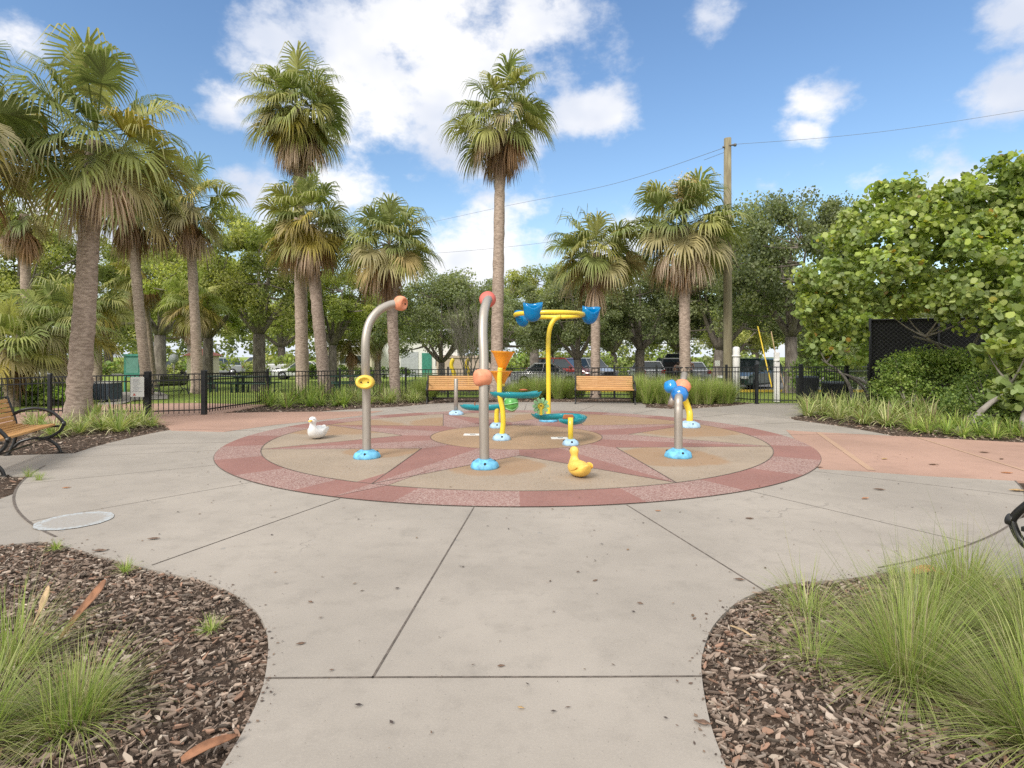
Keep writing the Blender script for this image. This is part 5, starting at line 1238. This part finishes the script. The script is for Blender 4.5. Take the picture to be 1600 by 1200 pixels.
weed(1398, 900, .9, 'low brown-green weed patch at the far edge of the right bed', 5); weed(330, 985, .7, 'thin weed sprig in the middle of the left bark bed', 6)
# dry palm boots / frond pieces lying in the left bed
def dryblade(pts, wd, lab_, mat_):
    P = smooth_path(pts, 5); mb_ = MB(); K = len(P) - 1; vs = []
    for i, q in enumerate(P):
        t = (P[min(i + 1, K)] - P[max(i - 1, 0)]).normalized(); s_ = t.cross(Vector((0, -.4, 1))).normalized(); k = math.sin(PI * min(1, .12 + .86 * i / K)) ** .7 * wd; u = s_.cross(t).normalized()
        vs += [q - s_ * k, q - u * k * .35, q + s_ * k]
    mb_.add(vs, [(i * 3 + j, i * 3 + j + 1, i * 3 + j + 4, i * 3 + j + 3) for i in range(K) for j in range(2)], 0, True)
    o = mb_.build('dry_frond_piece', mat_); md = o.modifiers.new('s', 'SOLIDIFY'); md.thickness = .003; return tag(o, lab_, 'dry frond')
M_df = simple('dry_frond', (.22, .10, .05), .7, var=.4, scale=18)
M_df2 = simple('pale_dry_frond', (.42, .30, .17), .7, var=.3, scale=18)
dryblade([A(92, 1000, 3.0), A(125, 955, 3.02), A(148, 928, 3.05), A(165, 905, 3.1)], .035, 'reddish-brown curled frond strip standing up in the left bed', M_df)
dryblade([A(50, 980, 3.1), A(66, 945, 3.1), A(76, 915, 3.15)], .022, 'pale upright dry frond blade at the left of the left bed', M_df2)
dryblade([G(283, 1196) + Vector((0, 0, .02)), G(325, 1180) + Vector((0, 0, .04)), G(372, 1160) + Vector((0, 0, .03))], .022, 'long dark red-brown bark strip lying at the tip of the left bed', M_df)
dryblade([G(1425, 896) + Vector((0, 0, .01)), G(1455, 900) + Vector((0, 0, .05)), G(1492, 912) + Vector((0, 0, .01))], .04, 'orange-brown dead leaf on the far edge of the right bed', M_leafdry[0])
dryblade([G(1140, 980) + Vector((0, 0, .01)), G(1160, 990) + Vector((0, 0, .02)), G(1176, 998) + Vector((0, 0, .01))], .008, 'pale thin stick lying in the right mulch bed', M_df2)

# ================================================================== utility pole, bollards, wires
pl = A(1137, 620, 20.5); pz = CH + (HZ - 215) / F_ * 20.5
up = thing('utility_pole', (pl.x, pl.y, -.03), 'tall weathered wooden utility pole behind the right fence', 'utility pole')
m_ = MB(); m_.tube([(0, 0, -.2), (0, 0, 1), (0, 0, pz * .6), (0, 0, pz)], [.165, .16, .145, .125], 20, rnd=random.Random(1)); m_.build('shaft', M_polew, up)
m_ = MB(); m_.tube([(.0, -.12, pz - .3), (.16, -.12, pz - .28)], .03, 10); m_.lathe([(0, -.05), (.05, -.04), (.06, 0), (.05, .04), (0, .05)], 12, o=(.22, -.12, pz - .28), M=Matrix.Rotation(R_(90), 3, 'Y')); m_.tube([(-.14, -.05, pz - .33), (-.20, -.05, pz - .33)], .035, 10); m_.build('insulator', simple('insulator_grey', (.12, .11, .1), .5), up)
for (px, ty, Y, wd, lb_, cap) in ((1150.5, 541, 19.6, .235, 'round-topped thick white bollard post beside the utility pole', True), (1213.5, 549, 19.0, .155, 'slimmer square white post inside the right gate', False)):
    g = A(px, 600, Y); h = CH + (HZ - ty) / F_ * Y; r_ = thing('bollard_post', (g.x, g.y, -.03), lb_, 'bollard'); m_ = MB()
    if cap: m_.lathe([(wd / 2, 0), (wd / 2, h - .06), (wd * .45, h - .02), (wd * .3, h + .01), (0, h + .02)], 24)
    else: m_.box((0, 0, h / 2), (wd, wd * .8, h))
    m_.build('shaft', M_white, r_, bevel=0 if cap else .01); m_ = MB()
    m_.lathe([(wd * .62, h * .82), (wd * .62, h * .82 + .05)], 24); m_.build('band', M_white, r_)
M_wire = simple('cable_grey', (.16, .17, .18), .6)
def wire(name, pts, rad, lab_, mat_=M_wire):
    P = smooth_path(pts, 8); m_ = MB(); m_.tube(P, rad, 6); return tag(m_.build(name, mat_), lab_, 'cable')
wire('overhead_cable', [A(1137, 229, 20.5), A(960, 287, 26), A(790, 322, 32), A(680, 346, 38), A(560, 372, 44), A(380, 395, 50)], .008, 'thin cable sagging from the utility pole down to the left')
wire('overhead_cable', [A(1140, 226, 20.5), A(1300, 214, 20.5), A(1450, 196, 20.5), A(1700, 156, 20.5)], .006, 'thin cable rising from the utility pole to the right')
wire('overhead_cable', [A(-60, 402, 34), A(150, 396, 36), A(400, 402, 38), A(640, 398, 40), A(860, 378, 42), A(1100, 340, 42)], .010, 'lower long cable crossing behind the palms')
wire('guy_wire', [A(1140, 235, 20.6), A(1100, 250, 24)], .008, 'short stay line behind the top of the utility pole')
M_guard = simple('guy_guard_yellow', (.70, .50, .04), .5)
gw = thing('guy_wire_guard', A(1206, 600, 19.2) * 1.0, 'yellow plastic guy wire guard leaning between the white posts', 'guy guard'); o0 = Vector(gw.location)
m_ = MB(); m_.tube([A(1184, 510, 21.0) - o0, A(1206, 605, 19.2) - o0], .022, 10); m_.build('guard', M_guard, gw)
gw = thing('leaning_stick', A(1228, 610, 18.8) * 1.0, 'thin bare bamboo stake leaning right of the yellow guard', 'stake'); o0 = Vector(gw.location)
m_ = MB(); m_.tube([A(1205, 518, 19.5) - o0, A(1212, 555, 19.2) - o0, A(1229, 618, 18.6) - o0], .015, 8); m_.build('stake', M_df2, gw)

# ================================================================== street furniture beyond the fence
M_bin = simple('slate_bin', (.045, .06, .08), .5, var=.2); M_grn = simple('dark_green_coat', (.012, .05, .035), .5); M_teals = simple('teal_board', (.035, .20, .15), .5, var=.2)
g = G(167, 627); tb = thing('litter_bin', g, 'square slatted slate-blue litter bin beyond the left fence', 'litter bin')
m_ = MB(); m_.box((0, 0, .34), (.62, .55, .55))
for k in range(9): m_.box((-.28 + .07 * k, -.285, .34), (.045, .02, .53))
m_.build('body', M_bin, tb, bevel=.01); m_ = MB(); m_.box((0, 0, .645), (.66, .59, .06)); m_.build('lid', M_white, tb, bevel=.01); m_ = MB(); m_.tube([(0, 0, 0), (0, 0, .1)], .06, 12); m_.build('foot', M_bin, tb)
ps = A(208, 600, 27); kb = thing('information_kiosk', (ps.x, ps.y, gz(27)), 'teal green information board on posts behind the left fence', 'notice board')
m_ = MB(); m_.box((0, 0, 1.25), (.72, .12, 1.0)); m_.build('board', M_teals, kb, bevel=.01)
m_ = MB(); m_.box((0, -.07, 1.32), (.58, .01, .72)); m_.build('glazing', simple('kiosk_face', (.10, .24, .20), .25), kb)
for s_ in (-1, 1): m_ = MB(); m_.box((s_ * .38, 0, .9), (.06, .1, 1.85)); m_.build('post', M_teals, kb)
m_ = MB(); m_.extr([(-.5, 1.75), (.5, 1.75), (.42, 1.86), (-.42, 1.86)], 'y', -.12, .12); m_.build('roof', M_teals, kb)
# black bench seen from behind the fence
pb = G(262, 616); b2 = bench(pb, R_(-120), 'black metal bench on the lawn beyond the left gate', None, 1.3); b2.scale = (.85, .85, .85)
for c in b2.children: c.data.materials.clear(); c.data.materials.append(M_blackm)
def picnic(px, Y, rz, lab_):
    p_ = A(px, 600, Y); p_.z = gz(Y); r_ = thing('picnic_table', p_, lab_, 'picnic table', 'green picnic tables on the lawn', rz)
    m_ = MB(); m_.box((0, 0, .74), (1.8, .75, .045)); m_.build('tabletop', M_grn, r_, bevel=.01)
    for s_ in (-1, 1):
        m_ = MB(); m_.box((0, s_ * .68, .45), (1.8, .28, .045)); m_.build('seat', M_grn, r_, bevel=.01)
        m_ = MB(); m_.bar((s_ * .6, 0, .72), (s_ * .6, 0, .02), .09, .07); m_.bar((s_ * .6, -.68, .42), (s_ * .6, .68, .42), .05, .05); m_.bar((s_ * .6, -.68, .42), (s_ * .6, -.6, .0), .05, .05); m_.bar((s_ * .6, .68, .42), (s_ * .6, .6, .0), .05, .05); m_.build('leg_frame', M_grn, r_)
picnic(350, 25.5, .05, 'green picnic table just right of the slim palm on the lawn'); picnic(400, 26, .05, 'green picnic table behind the first fence post right of the left gate'); picnic(548, 25, .2, 'green picnic table between the two middle palms'); picnic(665, 34, .1, 'green picnic table far back before the white building')
# round sign, small signs
ps = A(272, 580, 33); rs_ = thing('round_sign', (ps.x, ps.y, gz(33)), 'round grey road sign on a thin post beyond the lawn', 'road sign')
m_ = MB(); m_.tube([(0, 0, 0), (0, 0, 2.0)], .03, 8); m_.build('post', M_steel, rs_); m_ = MB(); m_.tube([(0, -.03, 1.75), (0, -.045, 1.75)], .30, 8); m_.build('face', simple('sign_back', (.42, .45, .46), .5), rs_)
ps = A(1120.5, 570, 27); rs_ = thing('small_sign', (ps.x, ps.y, gz(27)), 'small blank white square sign left of the utility pole', 'sign')
m_ = MB(); m_.tube([(0, 0, 0), (0, 0, 1.2)], .025, 8); m_.build('post', M_steel, rs_); m_ = MB(); m_.box((0, -.04, 1.42), (.24, .012, .26)); m_.build('face', M_sign, rs_)
ps = A(1302, 600, 20.5)
for dx, h, w_, lb_ in ((0, .55, .62, 'dark wheeled bin box with grey lid beyond the right fence'), (-.95, .75, .55, 'black square bin between gate and grey-lidded box beyond the right fence')):
    r_ = thing('storage_bin', (ps.x + dx, 20.5, -.03), lb_, 'bin'); m_ = MB(); m_.box((0, 0, h / 2), (w_, .5, h), top=1.06); m_.build('body', simple('bin_black', (.02, .022, .026), .5), r_, bevel=.02)
    m_ = MB(); m_.box((0, 0, h + .04), (w_ + .06, .56, .08), top=.9); m_.build('lid', simple('bin_lid', (.10, .12, .14), .4) if dx == 0 else M_bin, r_, bevel=.02)

# ================================================================== buildings
M_wallw = simple('white_stucco', (.66, .66, .63), .8, var=.05); M_wallc = simple('cream_stucco', (.55, .50, .38), .8, var=.06); M_wallt = simple('tan_block', (.42, .34, .27), .85, var=.1, scale=3)
M_roofg = simple('grey_roof', (.34, .34, .34), .7, var=.1); M_tile = simple('red_tile_roof', (.36, .12, .08), .7, var=.2, scale=8, bump=.5, bscale=14); M_glass = simple('dark_glass', (.03, .04, .045), .12)
def building(px, Y, W, D, Hh, rh, wm, rm, lab_, wins, doors=(), hip=False, eave=.35, name='building'):
    x = (px - 800) / F_ * Y; r_ = thing(name, (x, Y + D / 2, gz(Y)), lab_, 'building')
    m_ = MB(); m_.box((0, 0, Hh / 2), (W, D, Hh)); m_.build('wall', wm, r_)
    m_ = MB(); e = eave
    if rh:
        if hip:
            a = min(W, D) / 2; m_.add([(-W / 2 - e, -D / 2 - e, Hh), (W / 2 + e, -D / 2 - e, Hh), (W / 2 + e, D / 2 + e, Hh), (-W / 2 - e, D / 2 + e, Hh), (-W / 2 + a, 0, Hh + rh), (W / 2 - a, 0, Hh + rh)], [(0, 1, 5, 4), (1, 2, 5), (2, 3, 4, 5), (3, 0, 4), (3, 2, 1, 0)])
        else: m_.extr([(-D / 2 - e, Hh + .002), (D / 2 + e, Hh + .002), (0, Hh + rh)], 'x', -W / 2 - e, W / 2 + e)
    else: m_.box((0, 0, Hh + .1), (W + .2, D + .2, .2))
    m_.build('roof', rm, r_)
    for (wx, wz, ww, wh_) in wins:
        m_ = MB(); m_.box((wx, -D / 2 - .02, wz), (ww + .14, .06, wh_ + .14)); f_ = m_.build('window_frame', M_white, r_); m_ = MB(); m_.box((wx, -D / 2 - .055, wz), (ww, .02, wh_)); m_.build('pane', M_glass, f_)
    for (dx, dw, dh, dm) in doors: m_ = MB(); m_.box((dx, -D / 2 - .03, dh / 2), (dw, .06, dh)); m_.build('door', dm, r_)
M_roll = simple('grey_shutter', (.36, .38, .40), .5)
building(650, 52, 7.6, 8, 3.4, 1.2, M_wallw, M_roofg, 'white building with pale gabled roof behind the middle palms', [(2.6, 1.5, 1.6, 1.0)], [(-.6, 1.6, 2.3, M_roll), (1.0, .9, 2.2, M_teals)])
building(540, 50, 4.6, 6, 2.7, .8, M_wallc, M_roofg, 'low cream building with small dark windows left of the white building', [(-1.5, 1.55, .7, .8), (-.2, 1.6, .6, .7), (1.2, 1.6, .6, .7)])
building(735, 50, 6.0, 4, 1.75, 0, M_wallt, M_wallt, 'low tan block wall building behind the left back bench', [])
building(308, 46, 1.7, 1.8, 1.95, .6, M_wallc, M_tile, 'small cream hut with red tiled hip roof behind the slim palm', [(.45, .9, .5, .9)], hip=True, eave=.28)
# play equipment glimpsed behind the left bench
for px, lb_ in ((707, 'yellow slide post of the distant play frame, left one'), (731, 'yellow twisted post of the distant play frame, right one')):
    ps = A(px, 580, 36); r_ = thing('play_frame_post', (ps.x, 36, gz(36)), lb_, 'play equipment', 'distant play frame posts'); m_ = MB(); m_.tube(smooth_path([(0, 0, 0), (.12, 0, .7), (-.08, 0, 1.3), (.05, 0, 1.75)], 5), [.13] * 15 + [.08], 12); m_.build('post', M_yel, r_)
    m_ = MB(); m_.tube([(-.3, .1, 0), (0, .05, 1.5)], .05, 8); m_.build('brace', M_roll, r_)

rgw = np.random.default_rng(99); nW = 900
cW = np.column_stack([rgw.uniform(-95, 95, nW), rgw.uniform(74, 84, nW), -.4 + rgw.random(nW) ** 1.1 * 7.5]); V, C = leafcloud(rgw, cW, rgw.uniform(.9, 1.7, nW), 60, .42, OAKM + OAKD)
tag(npmesh('far_woods', V, 4, C, M_leaf), 'mixed wood closing the horizon behind the parking lots', 'woods', kind='stuff')
cW = np.column_stack([rgw.uniform(-45, 50, 260), rgw.uniform(53, 60, 260), -.4 + rgw.random(260) ** 1.2 * 2.0]); V, C = leafcloud(rgw, cW, rgw.uniform(.5, 1.0, 260), 70, .26, OAKM + OAKD + HD)
tag(npmesh('undergrowth', V, 4, C, M_leaf), 'low scrubby undergrowth beyond the parked cars', 'undergrowth', kind='stuff')

# ================================================================== cars
def carpaint(n, c): return simple(n, c, .25, var=.03, coat=.8)
M_tyre = simple('tyre', (.015, .015, .015), .8); M_rim = simple('alloy', (.4, .4, .42), .3, metal=.8); M_lampw = simple('lamp_clear', (.6, .62, .62), .15); M_lampr = simple('lamp_red', (.4, .015, .01), .2); M_plate = simple('plate', (.6, .6, .55), .5)
M_carglass = simple('car_glass', (.04, .055, .065), .06, var=.1)
def car(x, Y, rz, paint, kind, lab_, grp='cars parked in the lots', hatch=False):
    r_ = thing('parked_car', (x, Y, gz(Y) + .012), lab_, 'car', grp, rz)   # nose towards -Y locally
    Ln, Wd, Hb, Ht = {'suv': (4.7, 1.9, 1.05, 1.74), 'sedan': (4.7, 1.82, .92, 1.45), 'pickup': (5.6, 1.98, 1.1, 1.85), 'hatch': (4.3, 1.8, .95, 1.52)}[kind]
    h = Ln / 2; m_ = MB()
    prof = [(-h, .45, .60, .78), (-h + .08, .28, .74, .92), (-h + .9, .24, Hb * .93, 1.0), (-h + 1.35, .24, Hb, 1.0), (h - 1.0, .24, Hb, 1.0), (h - .12, .26, Hb * (.98), .96), (h, .42, Hb * .9, .84)]
    st = []
    for (y, zb, zt, wf) in prof:
        w_ = Wd / 2 * wf; st.append([(-w_ * .94, y, zb), (-w_, y, zb + .12), (-w_, y, zt - .14), (-w_ * .93, y, zt), (w_ * .93, y, zt), (w_, y, zt - .14), (w_, y, zb + .12), (w_ * .94, y, zb)])
    vs = [v for s_ in st for v in s_]; fs = [(i * 8 + k, i * 8 + (k + 1) % 8, (i + 1) * 8 + (k + 1) % 8, (i + 1) * 8 + k) for i in range(len(st) - 1) for k in range(8)] + [tuple(range(7, -1, -1)), tuple((len(st) - 1) * 8 + k for k in range(8))]
    m_.add(vs, fs); m_.build('body', paint, r_, bevel=.03)
    y0, y1 = -h + 1.25, {'suv': h - .12, 'sedan': h - .95, 'pickup': h - 2.0, 'hatch': h - .15}[kind]; t0, t1 = y0 + .75, y1 - {'suv': .25, 'sedan': .65, 'pickup': .15, 'hatch': .5}[kind]; w0, w1 = Wd / 2 * .93, Wd / 2 * .74
    m_ = MB(); m_.add([(-w0, y0, Hb - .03), (w0, y0, Hb - .03), (w0, y1, Hb - .03), (-w0, y1, Hb - .03), (-w1, t0, Ht - .05), (w1, t0, Ht - .05), (w1, t1, Ht - .05), (-w1, t1, Ht - .05)], [(3, 2, 1, 0), (4, 5, 6, 7), (0, 1, 5, 4), (1, 2, 6, 5), (2, 3, 7, 6), (3, 0, 4, 7)]); m_.build('windows', M_carglass, r_)
    m_ = MB(); m_.box((0, (t0 + t1) / 2, Ht - .02), (w1 * 2 + .05, t1 - t0 + .1, .07), top=.92)
    for s_ in (-1, 1):
        m_.bar((s_ * w0, y0, Hb - .03), (s_ * w1, t0, Ht - .03), .05, .05); m_.bar((s_ * w0, y1, Hb - .03), (s_ * w1, t1, Ht - .03), .08, .08); ym = (y0 + y1) / 2; m_.bar((s_ * w0 * 1.005, ym + .1, Hb - .03), (s_ * w1 * 1.005, ym, Ht - .03), .07, .04)
        if kind == 'suv': m_.bar((s_ * w1 * .9, t0 + .2, Ht + .05), (s_ * w1 * .9, t1 - .1, Ht + .05), .04, .03)
    m_.build('roof', paint, r_, bevel=.01)
    for s_ in (-1, 1):
        for y in (-h + .92, h - .95):
            m_ = MB(); m_.tube([(s_ * (Wd / 2 - .22), y, .33), (s_ * (Wd / 2 + .005), y, .33)], .335, 22); wl = m_.build('wheel', M_tyre, r_, bevel=.02); m_ = MB(); m_.tube([(s_ * (Wd / 2 - .1), y, .33), (s_ * (Wd / 2 + .018), y, .33)], .21, 14); m_.build('rim', M_rim, wl)
        m_ = MB(); m_.box((s_ * Wd * .36, -h + .02, .70), (.42, .14, .15)); m_.build('headlight', M_lampw, r_, bevel=.02)
        m_ = MB(); m_.box((s_ * Wd * .39, h - .02, Hb * .82), (.26, .10, .24)); m_.build('tail_light', M_lampr, r_, bevel=.02)
        m_ = MB(); m_.box((s_ * (Wd / 2 + .07), y0 + .25, Hb + .04), (.18, .12, .13)); m_.build('mirror', paint, r_, bevel=.02)
    m_ = MB(); m_.box((0, -h - .0, .56), (1.1, .10, .22)); m_.box((0, -h + .02, .36), (1.3, .10, .10)); m_.build('grille', M_dark, r_)
    m_ = MB(); m_.box((0, h + .012, Hb * .66), (.33, .02, .16)); m_.build('number_plate', M_plate, r_)
    if hatch:
        m_ = MB(); m_.box((0, h + .28, Ht + .18), (1.35, 1.0, .07), M=Matrix.Rotation(R_(14), 3, 'X')); m_.build('tailgate', paint, r_, bevel=.02)
        m_ = MB(); m_.box((0, h - .02, 1.0), (1.35, .08, .95)); m_.build('boot_opening', M_dark, r_)
    return r_
def cx_(px, Y): return (px - 800) / F_ * Y
cw = carpaint('white_paint_car', (.62, .63, .64)); cs_ = carpaint('silver_paint_car', (.36, .38, .40)); cr = carpaint('red_paint_car', (.25, .02, .02)); cg = carpaint('dark_green_paint_car', (.015, .05, .04)); cb = carpaint('blue_paint_car', (.10, .19, .33)); ck = carpaint('black_paint_car', (.02, .02, .024))
car(cx_(1192, 32), 33.5, R_(-48), cg, 'suv', 'dark green sport utility car with pale glass behind the white bollards')
car(cx_(1016, 41), 42.5, R_(182), cw, 'hatch', 'white hatchback left of the car with its tailgate up')
car(cx_(1055, 41), 43.0, R_(176), ck, 'suv', 'dark car with its tailgate raised, two people behind it', hatch=True)
car(cx_(1092, 41), 43.0, R_(178), cs_, 'sedan', 'grey car half hidden right of the broad palm trunk')
car(cx_(886, 41), 42.5, R_(60), cr, 'suv', 'dark red car behind the grass between the benches')
car(cx_(855, 37), 36.5, R_(80), cw, 'sedan', 'white low car left of the dark red one behind the grass')
car(cx_(925, 44), 45.0, R_(30), cs_, 'suv', 'grey car right of the dark red one')
car(cx_(868, 49), 50.0, R_(60), cb, 'sedan', 'blue car just behind the dark red one')
car(cx_(346, 58), 57, R_(-60), cs_, 'suv', 'silver car parked beyond the lawn, right of the leaning oak trunk')
car(cx_(376, 59), 60, R_(-50), cb, 'sedan', 'blue-grey car parked beside the silver one beyond the lawn')
car(cx_(398, 59), 60, R_(-70), cw, 'pickup', 'white pickup beyond the lawn by the thick oak trunk')
car(cx_(262, 56), 57, R_(-70), ck, 'sedan', 'dark sedan beyond the lawn left of the tiled hut')
car(cx_(535, 58), 47, R_(-80), cw, 'sedan', 'white car beyond the lawn before the cream building')
car(cx_(8, 30), 31, R_(-70), cs_, 'suv', 'silver car at the far left edge behind the low palms')

# ================================================================== two people at the open boot
def person(x, Y, rz, lab_, top, legs, hair, pose):
    J, E, Rr = pose; root = thing('person', (x, Y, gz(Y) + .012), lab_, 'person', None, rz)
    def skin(name, js, es, rs, mat_, par):
        me = bpy.data.meshes.new(name); me.from_pydata(js, es, []); me.materials.append(mat_); o = bpy.data.objects.new(name, me); COL.objects.link(o); o.parent = par
        md = o.modifiers.new('skin', 'SKIN'); md.use_smooth_shade = True
        for v, r in zip(me.skin_vertices[0].data, rs): v.radius = r if isinstance(r, tuple) else (r, r)
        me.skin_vertices[0].data[0].use_root = True; s = o.modifiers.new('sub', 'SUBSURF'); s.levels = 1; s.render_levels = 1; return o
    b = skin('body', J, E, Rr, M_skin, root)
    up_ = [0, 1, 2]; m_ = MB()
    loft(m_, [((J[0][0], J[0][1], J[0][2] - .06), .17, .12), ((J[0][0], J[0][1], J[0][2] + .08), .155, .11), (tuple((np.array(J[1]) * .6 + np.array(J[0]) * .4)), .15, .11), (J[1], .18, .12), (J[2], .09, .08)], 16); m_.build('shirt', top, root)
    m_ = MB()
    for a_, c_ in ((5, 6), (8, 9)):
        m_.tube([Vector(J[0]) + (Vector(J[a_]) - Vector(J[0])) * .2 + Vector((0, 0, .05)), Vector(J[a_]), Vector(J[a_]) * .15 + Vector(J[c_]) * .85], [.10, .095, .07], 12)
    m_.build('shorts', legs, root); m_ = MB(); h_ = Vector(J[3]); m_.lathe([(0, .13), (.06, .12), (.10, .07), (.115, .0), (.10, -.06), (.06, -.10)], 16, o=h_ + Vector((0, .02, .02)), sy=1.1); m_.build('hair', hair, root); return root
M_skin = simple('skin', (.45, .26, .18), .6, var=.05); M_shw = simple('pale_shirt', (.55, .50, .47), .8); M_shp = simple('pink_shirt', (.50, .28, .27), .8); M_shd = simple('dark_shorts', (.06, .06, .08), .8); M_hair = simple('brown_hair', (.07, .045, .03), .7)
st_pose = ([(0, 0, .95), (0, 0, 1.35), (0, 0, 1.48), (0, -.01, 1.62), (0, -.01, 1.70), (-.1, 0, .88), (-.11, .02, .48), (-.11, .03, .08), (.1, 0, .88), (.11, -.04, .48), (.11, .03, .08), (-.19, 0, 1.38), (-.25, -.02, 1.12), (-.22, -.2, .98), (.19, 0, 1.38), (.26, -.02, 1.12), (.22, -.2, 1.0), (-.11, -.1, .04), (.11, -.1, .04), (-.2, -.29, .95), (.2, -.29, .97)],
           [(0, 1), (1, 2), (2, 3), (3, 4), (0, 5), (5, 6), (6, 7), (0, 8), (8, 9), (9, 10), (1, 11), (11, 12), (12, 13), (1, 14), (14, 15), (15, 16), (7, 17), (10, 18), (13, 19), (16, 20)],
           [(.14, .11), (.15, .11), .055, .095, .07, .085, .055, .04, .085, .055, .04, .055, .042, .03, .055, .042, .03, .035, .035, .03, .03])
bend = ([(0, 0, .92), (0, -.26, 1.20), (0, -.36, 1.28), (0, -.46, 1.36), (0, -.50, 1.42)] + st_pose[0][5:11] + [(-.19, -.26, 1.2), (-.22, -.42, 1.0), (-.18, -.62, .95), (.19, -.26, 1.2), (.22, -.42, 1.0), (.18, -.62, .95), (-.11, -.1, .04), (.11, -.1, .04), (-.17, -.70, .93), (.17, -.70, .93)], st_pose[1], st_pose[2])
person(cx_(1053, 39), 38.9, R_(20), 'person in a pale top bending toward the open boot of the dark car', M_shw, M_shd, M_hair, bend)
person(cx_(1076, 39), 38.7, R_(150), 'person in a pink top standing just left of the broad palm trunk', M_shp, M_shd, M_hair, st_pose)
